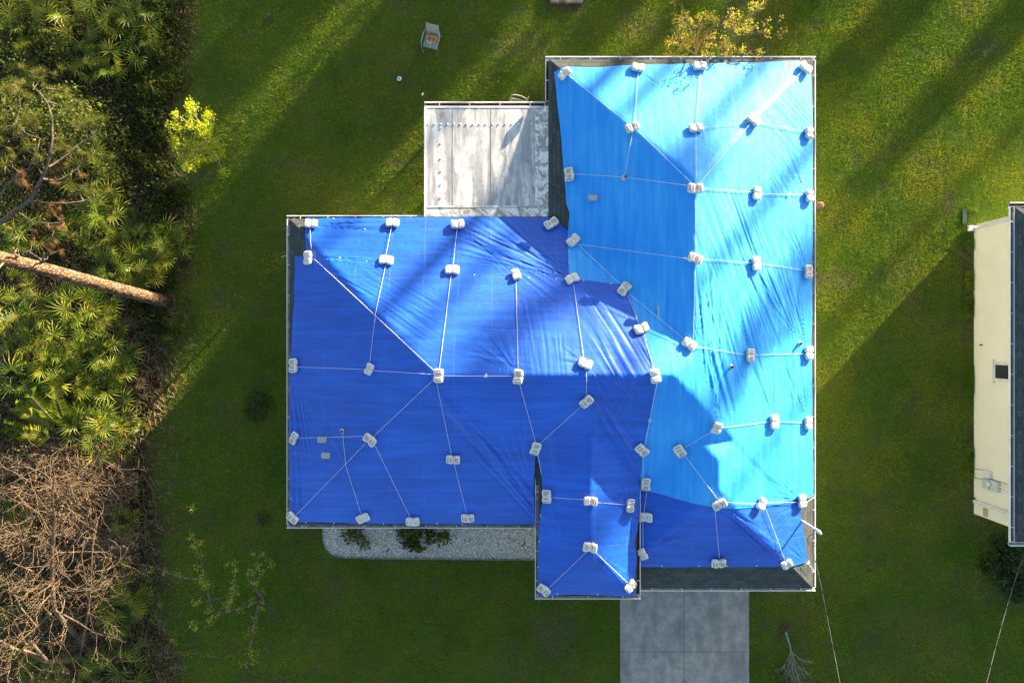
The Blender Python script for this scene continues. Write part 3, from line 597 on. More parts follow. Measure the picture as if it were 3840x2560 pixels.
for px, py, ang, var, ph, nick in BAGS:
    po = 2012 < px < 2404 and py > 1700
    x, y, z = R(px, py, po, .12); base = max(float(roofz(x, y, .06, po))+.085, float(roofz(x, y, 0, po))+.075)
    if var in used_p: o = copy_tree(PROT[var])
    else: o = PROT[var]; used_p.add(var)
    nrm = normal_at(x, y, po); a = math.radians(ang+random.uniform(-4, 4)); xa = Vector((math.cos(a), math.sin(a), 0)); xa = (xa-nrm*xa.dot(nrm)).normalized(); ya = nrm.cross(xa)
    s = random.uniform(.87, .97); flip = -1 if random.random() < .5 else 1
    M = Matrix.Identity(3); M.col[0] = xa*flip; M.col[1] = ya*flip; M.col[2] = nrm
    o.rotation_euler = M.to_euler(); o.location = Vector((x, y, base)); o.scale = (s, s*random.uniform(.96, 1.04), s)
    tag(o, 'white cement bag '+ph, 'cement bag', 'cement bags tied down over the tarps'); BAGPOS[(px, py)] = nick
# ---------------------------------------------------------------- ropes
ROPES = [([(1167,850),(1172,935)],'short rope between the two bags nearest the woods corner'),([(1472,845),(1449,965)],'short rope across the narrow strip, woods half'),([(1449,995),(1388,1372)],'rope crossing the long hip rope above the woods slope bag'),
 ([(1182,972),(1310,1090),(1638,1396)],'long hip rope from the woods corner seam to the wing ridge end'),([(1118,1375),(1375,1384)],'rope from the woods-side gutter to the twisted bag'),([(1400,1388),(1632,1403)],'rope from the twisted bag to the wing ridge end'),
 ([(1716,852),(1700,1000)],'short rope across the narrow strip below the patio roof'),([(1694,1025),(1648,1392)],'rope from the patio-side seam down to the wing ridge end'),([(1635,1415),(1404,1634)],'front hip rope, upper half on the woods-side wing'),([(1374,1660),(1112,1930)],'front hip rope, lower half down to the woods corner'),
 ([(1120,1640),(1372,1633)],'rope passing above the two small square vents'),([(1288,1620),(1300,1740),(1358,1925)],'bent rope from the small pipe vent to the front gutter'),([(1408,1665),(1542,1938)],'rope from the front hip bag to the bag over the shrub'),
 ([(1638,1430),(1695,1705)],'rope from the wing ridge end down to the lone slope bag'),([(1704,1735),(1752,1925)],'rope from the lone slope bag to the front gutter'),([(1658,1408),(1852,1409),(1930,1408)],'knotted rope along the wing ridge'),
 ([(1935,1050),(1943,1390)],'rope from the small upright seam bag to the wing ridge'),([(1946,1430),(2008,1655)],'rope from the wing ridge toward the porch gutter'),([(2186,1515),(2022,1662)],'rope slanting from the yellow-print bag to the porch gutter'),
 ([(2149,1062),(2188,1345)],'rope from the valley end of the seam to the tilted bag'),([(2196,1385),(2198,1482)],'very short rope crossing the wing ridge'),([(2168,918),(2592,974)],'rope from the top of the valley to the long ridge'),
 ([(2168,920),(2325,1068)],'upper valley rope on sky blue tarp'),([(2358,1104),(2568,1276)],'lower valley rope past the grey tape patch'),([(2352,1108),(2395,1220)],'short rope down the slanting deep blue edge'),([(2412,1248),(2450,1390)],'rope along the lit creases of the slanting tarp edge'),
 ([(2462,1428),(2416,1665)],'knotted rope from the wing ridge down the tarp edge to the porch'),([(2128,286),(2360,472)],'shaded hip rope, upper half near the patio'),([(2386,492),(2597,697)],'shaded hip rope, lower half up to the long ridge'),
 ([(2392,270),(2377,465)],'rope from the back edge to the shaded hip bag'),([(2370,498),(2340,664)],'rope from the shaded hip bag to a pipe vent'),([(2623,262),(2610,468)],'rope from the yellow-tree edge to the triangle centre'),([(2606,498),(2605,692)],'rope from the triangle centre to the long ridge'),
 ([(3008,268),(2838,438)],'sunny hip rope, upper half toward the lawn corner'),([(2812,466),(2616,694)],'sunny hip rope, lower half up to the long ridge'),([(2632,483),(2808,463)],'rope across the back triangle between two bags'),([(2845,464),(3018,499)],'rope from the sunny hip to the first gutter bag'),
 ([(2152,655),(2340,668),(2590,701)],'rope over the shaded slope through a pipe vent to the ridge'),([(2625,709),(2822,724)],'rope from the long ridge end to the sunny slope row'),([(2848,729),(2908,731),(3020,733)],'knotted rope to the second gutter bag'),
 ([(2604,718),(2606,955)],'rope along the long ridge, upper half'),([(2604,985),(2596,1276)],'rope along the long ridge, lower half'),([(2625,973),(2820,988)],'rope from the middle ridge bag to the sunny slope row'),([(2845,990),(3018,1016)],'rope from the sunny slope row to the third gutter bag'),
 ([(2604,1299),(2798,1331)],'rope from the lower ridge end to the pipe vent bag'),([(2824,1331),(3018,1325)],'rope from the pipe vent bag to the fourth gutter bag'),([(2700,1601),(2885,1579)],'rope from the garage ridge to the lowest slope bag'),([(2912,1579),(3016,1583)],'rope from the lowest slope bag to the last gutter bag'),
 ([(2676,1610),(2565,1674)],'rope from the garage ridge to the lone shaded bag'),([(2562,1702),(2685,1866)],'rope from the lone shaded bag to the garage ridge end'),([(2064,1861),(2200,1870)],'rope on the porch from its gutter bag to the ridge'),([(2232,1879),(2350,1889)],'rope on the porch from the ridge to the driveway side'),
 ([(2202,2060),(2060,2196)],'porch hip rope toward the lawn corner'),([(2226,2060),(2356,2183)],'porch hip rope toward the driveway corner'),([(2408,1700),(2410,1790)],'short rope behind the start of the driveway-side porch gutter'),
 ([(2423,1838),(2412,1922)],'loose short rope hanging beside the porch on the garage tarp'),([(2408,1950),(2409,2062)],'rope down the garage tarp edge behind the porch gutter'),([(2676,1903),(2694,2092)],'rope from the garage ridge end to the tarp lower edge'),([(2866,1902),(2938,2096)],'slanting rope beside the service mast shadow'),
 ([(2722,1878),(2830,1884)],'rope on the overlap from garage ridge to mid slope'),([(2872,1880),(2992,1879)],'rope on the overlap from mid slope to its end bag'),([(3024,2105),(3050,2140)],'looped rope tying the garage tarp corner to the gutter'),
 ([(3016,1880),(3050,1858)],'short rope from the overlap end bag to the gutter'),([(1086,960),(1070,962),(1058,966)],'short rope tied to the gutter beside bare shingles, woods corner'),([(2016,1698),(2030,1775)],'short rope dropping beside the woods-side porch gutter'),([(2008,1693),(2012,1700)],'')]
def rope(pts, label):
    W = []
    for i, (a, b) in enumerate(pts):
        po = 2015 < a < 2400 and b > 1740 and not (label.find('beside the woods-side porch') > 0)
        x, y, z = R(a, b, po); W.append((x, y, float(roofz(x, y, 0, po))+.125))
    Q = []
    for a, b in zip(W[:-1], W[1:]):
        n = max(2, int(math.dist(a, b)/.12))
        for k in range(n+(b == W[-1])):
            t = k/n; x = a[0]+(b[0]-a[0])*t; y = a[1]+(b[1]-a[1])*t; z = a[2]+(b[2]-a[2])*t
            po = PORCH[0] < x < PORCH[1] and y < -4.3 and W[0][2] > 3.3
            Q.append((x, y, max(z, float(roofz(x, y, 0, po))+.125)))
    m = MB().tube(Q, .0058, 6)
    if 'knotted' in label or 'looped' in label:
        kx = Vector(Q[int(len(Q)*.62) if 'knotted' in label else 0]); m.tube([kx+Vector((.05*math.cos(t), .035*math.sin(t), .02+.01*math.sin(2*t))) for t in np.linspace(0, 5.6, 12)], .009, 5); m.tube([kx, kx+Vector((.03, .09, .02))], .008, 5)
    tag(m.build('rope', MAT['rope'], None, True), 'white '+label if not label.startswith('white') else label, 'rope', 'ropes holding the tarps down')
for p_, l_ in ROPES:
    if l_: rope(p_, l_)
# ---------------------------------------------------------------- ground
WY = [-800, 0, 300, 600, 800, 1000, 1150, 1300, 1500, 1800, 2100, 2300, 2560, 3400]; WX = [800, 690, 620, 600, 650, 670, 650, 640, 585, 590, 600, 610, 640, 700]
def wood_edge(y): return (np.interp(1280-100*np.asarray(y), WY, WX)-1920)/100
def woodf(x, y): return 1-sstep(-.5, .6, x-wood_edge(y)+(fbm(x*.9, y*.9, 5)-.5)*1.8)
PATCH = [(2080,2390,.9,1.2,.55),(2070,2300,.5,.4,.4),(3590,960,.3,.25,.5),(3625,1000,.22,1.2,.8),(3635,1130,.2,1.1,.8),(3625,1250,.25,.7,.8),(3640,1640,.22,.5,.9),(3645,1780,.15,1.0,.8),(2120,20,.9,.3,.9),(3650,2210,1.2,.8,.35),(3400,2330,1.8,.7,.3),
 (850,1560,.5,.9,.35),(3560,760,.3,.3,.6),(2940,2360,.35,.35,.8),(640,600,.9,1.2,.4),(3760,2250,.8,.5,.5),(1940,388,.9,.12,.9),(3300,2500,2.2,.6,.3)]
def baref(x, y):
    b = .55*sstep(.60, .78, fbm(x*.45, y*.45, 17))+.5*sstep(.62, .74, fbm(x*2.1, y*2.1, 19))
    for a, c, rx, ry, s in PATCH:
        X, Y, _ = P(a, c); d = ((x-X)/rx)**2+((y-Y)/ry)**2+(fbm(x*3, y*3, 23)-.5)*1.6; b = np.maximum(b, s*(1-sstep(.5, 1.2, d)))
    return np.clip(b, 0, 1)
fx = np.arange(-26, 26.01, .2); fy = np.arange(-18, 18.01, .2)
gx = np.concatenate([[-700, -200, -60, -34], fx, [34, 60, 200, 700]]); gy = np.concatenate([[-700, -200, -60, -26], fy, [26, 60, 200, 700]])
X, Y = np.meshgrid(gx, gy); Z = (fbm(X*.5, Y*.5, 3)-.5)*.02-.012
i = np.arange(X.size).reshape(X.shape); G = mk('lawn', np.stack([X.ravel(), Y.ravel(), Z.ravel()], 1), np.stack([i[:-1, :-1].ravel(), i[:-1, 1:].ravel(), i[1:, 1:].ravel(), i[1:, :-1].ravel()], 1), MAT['ground'], None, True, local=True)
tag(G, kind='structure')
for nm, f in (('wood', woodf), ('bare', baref)):
    at = G.data.attributes.new(nm, 'FLOAT', 'POINT'); at.data.foreach_set('value', f(X.ravel(), Y.ravel()).astype(np.float32))
# driveway slabs with open joints
dx0, dx1, djx, djy = P(2325, 0)[0], P(2808, 0)[0], P(2564, 0)[0], P(0, 2441)[1]
d = MB(); g_ = .008
for (a, b) in ((dx0, djx-g_), (djx+g_, dx1)):
    for (c, e) in ((-7.75, djy+g_), (djy-g_, djy-3.6), (djy-3.6-2*g_, djy-7.2)): 
        nn = 14; xs = np.linspace(a, b, 2)
        d.box(a, b, min(c, e), max(c, e), -.05, .035)
tag(d.build('driveway', MAT['concrete']), kind='structure')
# ---------------------------------------------------------------- grass
def blades(n, region, mask, name, m, hmin, hmax, wd, label=None, lean=1.0):
    x = rng.uniform(region[0], region[1], n); y = rng.uniform(region[2], region[3], n); k = mask(x, y); x = x[k]; y = y[k]; n = len(x)
    h = rng.uniform(hmin, hmax, n)*(.7+.6*vn(x*1.3, y*1.3, 77)); a = rng.uniform(0, 6.283, n); b = rng.uniform(0, 6.283, n); L = h*rng.uniform(.2, 1.3, n)*lean
    dx = np.cos(a)*wd/2; dy = np.sin(a)*wd/2; V = np.empty((n, 3, 3)); V[:, 0] = np.stack([x-dx, y-dy, np.full(n, -.01)], 1); V[:, 1] = np.stack([x+dx, y+dy, np.full(n, -.01)], 1)
    V[:, 2] = np.stack([x+np.cos(b)*L, y+np.sin(b)*L, h], 1)
    return tag(mk(name, V.reshape(-1, 3), np.arange(3*n).reshape(-1, 3), m, None, False, local=True), label, 'grass', kind='stuff')
def not_built(x, y):
    h = ((x > -7.0) & (x < 9.63) & (y > -5.7) & (y < 3.66)) | ((x > 1.69) & (x < 9.63) & (y > 3.6) & (y < 9.0)) | ((x > 1.1) & (x < 9.63) & (y > -8.0) & (y < -5)) | (x > 17.3) & (y > -6.45) & (y < 4.32)
    h |= (x > dx0+.02) & (x < dx1-.02) & (y < -7.7) | (x > -7.1) & (x < 1.2) & (y < -5.6) & (y > -8.15) | (x > px0) & (x < 1.7) & (y > 3.6) & (y < 7.9)
    edge = (x > dx0) & (x < dx1) & (y < -7.7)
    h &= ~(edge & ((x-dx0 < .17*vn(y*4, y*0, 3)) | (dx1-x < .22*vn(y*3, y*0, 4))))
    return ~h
n = NB('grass_blades'); p = n.pos(); isl = n.N('NewGeometry').outputs['Random Per Island']
f = n.math('ADD', n.math('MULTIPLY', n.noise(p, .55, 4, .6), .8), n.math('MULTIPLY', isl, .2))
c = n.ramp(f, [(.26, (.055, .18, .014)), (.44, (.14, .27, .014)), (.6, (.29, .35, .014)), (.78, (.44, .37, .03))])
n.set(c, .6, .25); n.translucent(c, .35); MAT['grass'] = n.m
def lawnmask(x, y):
    r = rng.random(len(x)); return not_built(x, y) & (r > .88*woodf(x, y)) & (r > .85*baref(x, y))
blades(1500000, (-21, 22, -15, 15), lawnmask, 'lawn_grass', MAT['grass'], .03, .055, .019, 'short green lawn around the house with yellowish and bare patches')
blades(420000, (-24, 30, -23, 25), lambda x, y: lawnmask(x, y) & ((x < -21) | (x > 22) | (np.abs(y) > 15)), 'outer_lawn_grass', MAT['grass'], .04, .07, .032, 'more of the same lawn further out past the yard')
def nearwall(x, y): return (np.abs(x-17.2) < .22) & (vn(y*1.7, y*0, 8) > .5) 
blades(22000, (16.6, 17.5, -6.4, 5), nearwall, 'wall_grass', MAT['grass'], .06, .14, .015, 'long grass tufts at the foot of the cream wall')
# ---------------------------------------------------------------- cards, fronds, sticks
def cards(C, size, aspect=.5, up=.5, droop=0.0, D=None):
    n = len(C); size = np.broadcast_to(size, (n,)); C = np.asarray(C, float)
    d = rng.normal(size=(n, 3)) if D is None else np.asarray(D, float)+rng.normal(size=(n, 3))*.35
    d[:, 2] -= droop; d /= np.linalg.norm(d, axis=1)[:, None]; r = rng.normal(size=(n, 3)); r[:, 2] += up*3
    s = np.cross(d, r); s /= np.linalg.norm(s, axis=1)[:, None]+1e-9
    L = (d*size[:, None]); W = s*(size*aspect/2)[:, None]; nz = np.cross(s, d)*(size*.12)[:, None]
    V = np.stack([C, C+L*.45+W, C+L-nz, C+L*.45-W], 1); return V.reshape(-1, 3), np.arange(4*n).reshape(-1, 4)
def in_px(n, x0, x1, y0, y1, z0=0, z1=0):
    z = rng.uniform(z0, z1+1e-6, n); s = (H-z)/H/100; return np.stack([(rng.uniform(x0, x1, n)-1920)*s, (1280-rng.uniform(y0, y1, n))*s, z], 1)
def sticks(n, reg, mask, wd, L0, L1, zz=.02):
    x = rng.uniform(reg[0], reg[1], n); y = rng.uniform(reg[2], reg[3], n); k = mask(x, y); x = x[k]; y = y[k]; n = len(x); a = rng.uniform(0, 3.14, n); L = rng.uniform(L0, L1, n); z = rng.uniform(.0, zz, n); t = rng.normal(size=n)*.12
    c, s = np.cos(a), np.sin(a); V = np.empty((n, 4, 3)); w_ = wd/2
    for j, (u, v) in enumerate(((-1, -1), (1, -1), (1, 1), (-1, 1))): V[:, j] = np.stack([x+c*L/2*u-s*w_*v, y+s*L/2*u+c*w_*v, z+.015+.005*v+L*t*u*.5+np.abs(L*t*.5)], 1)
    return V.reshape(-1, 3), np.arange(4*n).reshape(-1, 4)
MAT['litter'] = leafmat('leaf_litter', [(.3, (.05, .030, .016)), (.5, (.13, .085, .045)), (.72, (.26, .19, .12))], 2.0, .1, .8)
MAT['vine'] = leafmat('undergrowth_leaves', [(.3, (.016, .035, .005)), (.5, (.06, .10, .010)), (.7, (.18, .18, .02))], .9, .4)
MAT['palmetto'] = leafmat('palmetto_leaf', [(.3, (.03, .08, .008)), (.5, (.14, .21, .016)), (.7, (.36, .34, .03))], 1.0, .4, .4)
MAT['dead'] = leafmat('dead_palm_leaf', [(.3, (.12, .07, .035)), (.6, (.25, .17, .10))], 2, .2, .7)
MAT['needle'] = leafmat('pine_needles', [(.3, (.05, .09, .012)), (.5, (.12, .14, .02)), (.68, (.24, .20, .035))], 1.1, .3, .45)
MAT['needle_brown'] = leafmat('brown_pine_needles', [(.3, (.16, .08, .025)), (.6, (.30, .16, .05))], 1.5, .3, .6)
MAT['yellowleaf'] = leafmat('yellow_green_leaves', [(.3, (.26, .34, .012)), (.5, (.44, .48, .02)), (.72, (.60, .50, .03))], 2.2, .45)
MAT['limeleaf'] = leafmat('lime_leaves', [(.3, (.20, .32, .012)), (.5, (.42, .50, .02)), (.72, (.60, .54, .03))], 2.2, .45)
MAT['goldleaf'] = leafmat('golden_leaves', [(.3, (.22, .26, .02)), (.5, (.44, .40, .04)), (.72, (.54, .38, .08))], 2.2, .45)
MAT['oakleaf'] = leafmat('dark_green_leaves', [(.3, (.015, .04, .010)), (.5, (.03, .065, .012)), (.7, (.06, .09, .015))], 1.5, .25)
def bark(name, a, b, sc=(6, 6, 1.5)):
    n = NB(name); p = n.pos(True); c = n.ramp(n.noise(n.scl(p, sc), 1.6, 5, .7, .4), [(.35, a), (.6, b)]); n.set(c, .85, .15).bump(n.noise(n.scl(p, sc), 2.2, 5, .7), .6, .03); return n.m
MAT['twig'] = bark('pale_dry_bark', (.09, .062, .040), (.20, .145, .095)); MAT['greybark'] = bark('grey_bark', (.05, .042, .036), (.16, .135, .11)); MAT['palestem'] = bark('pale_grey_stem', (.17, .16, .145), (.32, .31, .28))
def pinebark():
    n = NB('pine_bark'); p = n.pos(); q = n.scl(p, (3.2, 9, 6)); v = n.voro(q, 1.0, 'Distance', 'DISTANCE_TO_EDGE')
    c = n.mix(n.ramp(n.noise(p, 6, 3), [(.4, 0), (.6, 1)]), (.15, .085, .045), (.26, .18, .115)); c = n.mix(n.ramp(v, [(.03, 1), (.18, 0)]), c, (.06, .04, .03))
    n.set(c, .9, .1).bump(v, .8, .05); return n.m
MAT['pinebark'] = pinebark()
inwood = lambda x, y: rng.random(len(x)) < woodf(x, y)*.95*(1-.6*sstep(4, 8, y))
V, F = sticks(46000, (-23, -11.5, -15, 15), inwood, .014, .08, .42, .06); tag(mk('forest_litter', V, F, MAT['litter'], None, local=True), 'brown pine straw and dead sticks covering the woodland floor', 'leaf litter', kind='stuff')
V, F = sticks(9000, (-13.8, -11.8, -15, 15), lambda x, y: rng.random(len(x)) < .8*np.exp(-((x-wood_edge(y))/.7)**2), .012, .05, .25, .03); tag(mk('border_litter', V, F, MAT['litter'], None, local=True), 'dead straw along the border between woods and lawn', 'leaf litter', kind='stuff')
C = np.stack([rng.uniform(-13.2, 21, 2600), rng.uniform(-13, 13, 2600), rng.uniform(.03, .06, 2600)], 1); C = C[not_built(C[:, 0], C[:, 1]) & (rng.random(len(C)) < np.where(C[:, 0] < -2, .8, .22))]
V, F = cards(C, rng.uniform(.05, .11, len(C)), .55, 1.0); V[:, 2] = np.maximum(V[:, 2], .03); tag(mk('fallen_leaves', V, F, MAT['litter'], None, local=True), 'small dry leaves scattered over the lawn', 'fallen leaves', kind='stuff')
# undergrowth: clumps of small leaves (px, py, radius m, height, count)
UG = []
for a, b, r, h, k in ((640,1180,.7,.5,1500),(600,700,.7,.5,1500),(560,760,.6,.4,900),(330,470,1.2,2.2,3500),(250,400,1.0,2.0,2200),(90,420,1.4,2.4,3500),(420,640,.8,1.4,1800),(180,480,1.2,2.2,2400),(640,880,.6,.5,1300),(690,930,.4,.4,700),(610,640,.5,.35,700),(340,1400,.8,1.2,1900),(460,1400,.6,.6,1000),(560,1180,.8,.5,1400),(590,830,.5,.5,1100),(400,920,.7,.8,1300),
  (300,930,.8,1.0,1500),(60,230,1.2,.9,1800),(200,180,1.2,.8,1600),(420,120,1.0,.6,1300),(600,40,.9,.5,1000),(500,250,.8,.4,900),(120,1450,1.0,.8,1500),(60,1600,1.2,.7,1500),(250,1560,.7,.5,800),(480,1050,.6,.4,900),(60,760,1.2,.9,1700),(220,820,1.0,.8,1500),(620,1250,.5,.3,500),(500,1840,.35,.3,300),(430,2400,.6,.4,600),(150,2200,.9,.5,700),(60,1980,.9,.8,800),(520,2540,.6,.3,500),(600,1020,.6,.5,900),(600,110,.7,.4,2200),(625,200,.6,.4,1800),(650,40,.7,.4,2000),(640,300,.6,.35,1600),(570,330,.7,.5,1800),(560,430,.7,.4,1600),(600,520,.5,.3,1200),(540,600,.6,.4,1300),(660,740,.5,.3,1100),(560,30,.7,.5,1500)):
    X0, Y0, _ = P(a, b, h*.5); q = rng.normal(size=(k, 2))*r*.5; cl = vn(q[:, 0]*3+a, q[:, 1]*3+b, 31) > .34; q = q[cl]; q = q[:int(len(q)*.5)]; k = len(q)
    z = h*np.exp(-(q**2).sum(1)/(r*r))*rng.uniform(.2, 1.1, k)+.03; UG.append(np.stack([X0+q[:, 0], Y0+q[:, 1], z], 1))
UG = np.concatenate(UG); V, F = cards(UG, rng.uniform(.06, .13, len(UG)), .7, .12); tag(mk('undergrowth', V, F, MAT['vine'], None, local=True), 'tangled green vines and low leafy plants filling the woodland edge', 'undergrowth', kind='stuff')
# long grass clumps at woods edge
V_ = []
for a, b, k in ((540,200,160),(500,230,120),(560,320,150),(600,220,140),(520,370,130),(570,380,90),(600,300,100),(480,500,80),(640,1060,60)):
    X0, Y0, _ = P(a, b, .2); 
    for j in range(k):
        t = random.uniform(0, 6.28); L = random.uniform(.25, .6); x = X0+random.gauss(0, .3); y = Y0+random.gauss(0, .22); w_ = .012
        pt = [(x, y, 0), (x+math.cos(t)*L*.4, y+math.sin(t)*L*.4, L*.55), (x+math.cos(t)*L, y+math.sin(t)*L, L*.35)]
        s_, c_ = -math.sin(t)*w_, math.cos(t)*w_; V_ += [(pt[0][0]-s_, pt[0][1]-c_, 0), (pt[0][0]+s_, pt[0][1]+c_, 0), (pt[1][0]+s_, pt[1][1]+c_, pt[1][2]), (pt[1][0]-s_, pt[1][1]-c_, pt[1][2]), (pt[1][0]-s_, pt[1][1]-c_, pt[1][2]), (pt[1][0]+s_, pt[1][1]+c_, pt[1][2]), (pt[2][0]+s_*.2, pt[2][1]+c_*.2, pt[2][2]), (pt[2][0]-s_*.2, pt[2][1]-c_*.2, pt[2][2])]
tag(mk('woodland_grass', V_, np.arange(len(V_)).reshape(-1, 4), MAT['vine'], None, local=True), 'long arching grass at the shaded upper woodland edge', 'grass', kind='stuff')
# ---- palmetto prototypes
def palmetto(seed, nf, spread, dead=False):
    r = random.Random(seed); V = []; F = []; st = MB()
    for k in range(nf):
        az = k/nf*6.283*1.0+r.uniform(-.4, .4); el = math.radians(r.uniform(22, 68)); L = r.uniform(.35, .75)*spread
        d = Vector((math.cos(az)*math.cos(el), math.sin(az)*math.cos(el), math.sin(el))); h = d*L; mid = d*L*.5+Vector((0, 0, .06)); h.z -= .02
        st.tube([(0, 0, .03), tuple(mid), tuple(h)], [.014, .011, .008], 4, False)
        fd = Vector((math.cos(az), math.sin(az), r.uniform(-.1, 1.0))).normalized(); side = fd.cross(Vector((0, 0, 1))).normalized(); side = (side+Vector((0, 0, r.uniform(-.7, .7)))).normalized(); up = side.cross(fd).normalized()
        nl = r.randint(13, 16); R0 = r.uniform(.42, .62)*spread
        for j in range(nl):
            t = (j/(nl-1)-.5)*math.radians(r.uniform(235, 260)); ll = R0*(1-.30*abs(j/(nl-1)-.5)*2)*r.uniform(.9, 1.05)
            ld = fd*math.cos(t)+side*math.sin(t); cr = ld.cross(up).normalized(); w_ = .019*spread
            b0 = h; m1 = h+ld*ll*.5+up*ll*.05; tip = h+ld*ll-Vector((0, 0, 1))*ll*r.uniform(.05, .28)
            i0 = len(V); V += [b0, m1+cr*w_, m1+up*w_*-.5, m1-cr*w_, tip]; F += [(i0, i0+1, i0+2), (i0, i0+2, i0+3), (i0+1, i0+4, i0+2), (i0+2, i0+4, i0+3)]
    root = empty('saw_palmetto'); mk('leaf_fans', np.array([tuple(v) for v in V]), np.array(F), MAT['dead'] if dead else MAT['palmetto'], root, False, True); st.build('leaf_stalks', MAT['vine'] if not dead else MAT['dead'], root, local=True); return root
PP = [palmetto(k+1, (5, 6, 7, 4, 6, 4)[k], (1.0, 1.05, 1.1, .95, 1.15, .8)[k]) for k in range(6)]
PD = palmetto(33, 4, .9, True)
usedpp = set()
def place_pal(px, py, z, k, label, group, s=1.0):
    if k in usedpp: o = copy_tree(PP[k] if k < 6 else PD)
    else: o = PP[k] if k < 6 else PD; usedpp.add(k)
    x, y, _ = P(px, py, z+.5); o.location = (x, y, z); o.rotation_euler = (random.uniform(-.15, .15), random.uniform(-.15, .15), random.uniform(0, 6.28)); o.scale = (s,)*3
    tag(o, label, 'palmetto', group)
ORD = 'nearest,second nearest,third nearest,fourth nearest,fifth nearest,sixth nearest,seventh nearest,eighth nearest,ninth nearest,tenth nearest,eleventh nearest,twelfth nearest,thirteenth nearest,fourteenth nearest,fifteenth nearest,sixteenth nearest,seventeenth nearest,eighteenth nearest,nineteenth nearest,twentieth nearest,twenty-first nearest,twenty-second nearest,twenty-third nearest,twenty-fourth nearest,twenty-fifth nearest,twenty-sixth nearest,twenty-seventh nearest'.split(',')
ZN = {
 'top': ('shaded saw palmetto in the upper woods', 'the young tree', (720,500), 'palmettos in the dark upper woods',
   [(95,60),(300,112),(235,18),(400,15),(480,35),(445,80),(560,125),(515,150),(345,45),(255,205),(315,260),(370,190),(60,270),(120,175),(40,130),(180,85),(420,230),(10,30),(150,10),(560,15)]),
 'mid': ('sunlit saw palmetto above the big pine trunk', 'its base', (600,1125), 'palmettos above the big pine trunk',
   [(320,640),(380,700),(400,770),(440,830),(280,850),(350,800),(500,870),(550,900),(610,880),(640,930),(590,980),(530,985),(470,940),(420,1000),(560,1030),(480,1020),(380,880),(20,900),(120,880),(40,960)]),
 'low': ('sunlit saw palmetto below the big pine trunk', 'its base', (600,1125), 'palmettos below the big pine trunk',
   [(60,1090),(30,1150),(160,1160),(170,1220),(250,1110),(300,1150),(340,1190),(380,1130),(100,1210),(210,1290),(280,1240),(60,1300),(110,1330),(190,1360),(310,1320),(340,1350),(250,1400),(420,1330),(440,1390),(200,1430),(60,1420),(130,1260),(400,1230),(20,1230),(380,1430),(290,1440),(150,1480)]),
 'fern': ('pale palmetto clumped beside the feather palm', 'the border litter', (510,1640), 'palmetto clump by the feather palm', [(330,1600),(385,1580),(420,1610),(360,1650),(400,1660),(430,1570)]),
 'bot': ('green palmetto among the dead brush', 'the storm-bent sapling', (880,2200), 'palmettos among the dead brush', [(450,1960),(430,2260),(465,2290),(490,2210),(410,2230),(520,2265),(440,2360),(470,2400),(280,2500),(150,2530),(330,2540),(450,2500),(60,1960),(25,2250),(100,2480)])}
for zn, (lb, mark, mp, gr, pts) in ZN.items():
    pts = sorted(pts, key=lambda q: math.dist(q, mp))
    for j, (a, b) in enumerate(pts): place_pal(a, b, {'top': .1, 'mid': .5, 'low': .75, 'fern': .9, 'bot': .1}[zn]*random.uniform(.6, 1.2), random.choice((0, 1, 2, 4, 4, 3)), lb+', '+ORD[j]+' '+mark, gr, random.uniform(.8, 1.1) if zn != 'fern' else 1.0)
place_pal(655, 1245, .05, 3, 'lone palmetto reaching over the lawn below the pine base', None, .9); place_pal(525, 1595, .05, 5, 'tiny green palmetto alone on the brown border litter', None, .7)
for j, (a, b) in enumerate(((410,1100),(430,1215),(460,1310),(300,1050),(480,1430),(440,2200),(330,2420),(420,650))): place_pal(a, b, .1, 6, 'brown dead palmetto fan '+('just below the big pine trunk','left of the undergrowth mid woods','near the border litter under the palmettos','lying under the big pine trunk','near the feather palm crown','between green palmettos in the dead brush','beside the bare tree base','under the upper pine branches')[j], 'dead palmetto fans', .8)
# feather palm
fp = empty('feather_palm', P(268, 1650, .3)); tag(fp, 'feather palm with long dark fronds and a pale leaf stalk', 'palm')
def feather(root, pts, ll, name='frond'):
    m = MB().tube(pts, np.linspace(.035, .01, len(pts)), 6); V = []
    pts = [Vector(p) for p in pts]
    for s in np.linspace(.3, .99, 46):
        q = s*(len(pts)-1); i_ = min(int(q), len(pts)-2); p = pts[i_].lerp(pts[i_+1], q-i_); d = (pts[i_+1]-pts[i_]).normalized(); sd = d.cross(Vector((0, 0, 1))).normalized()
        for sg in (-1, 1):
            L = ll*(1.1-.55*s)*random.uniform(.85, 1.1); e = (sd*sg+d*.65+Vector((0, 0, .15))).normalized(); w_ = d*.014
            V += [tuple(p-w_), tuple(p+w_), tuple(p+e*L*.6+w_*.8+Vector((0, 0, .02))), tuple(p+e*L-Vector((0, 0, .08)))]
    stalk = m.build('frond', MAT['twig'], root); mk('leaflets', V, np.arange(len(V)).reshape(-1, 4), MAT['palmetto'], stalk)
for pp_ in ([(268,1645,.4),(225,1600,1.4),(170,1545,2.3),(120,1490,2.7),(95,1450,2.7)],[(265,1640,.4),(200,1610,1.3),(120,1560,1.9),(60,1525,2.0)],[(268,1645,.4),(240,1570,1.4),(215,1500,2.0),(205,1450,2.0)],[(265,1645,.4),(180,1640,1.0),(90,1625,1.3),(20,1600,1.2)],[(270,1640,.4),(290,1570,1.2),(310,1510,1.6)]): feather(fp, [P(*q) for q in pp_], .55)
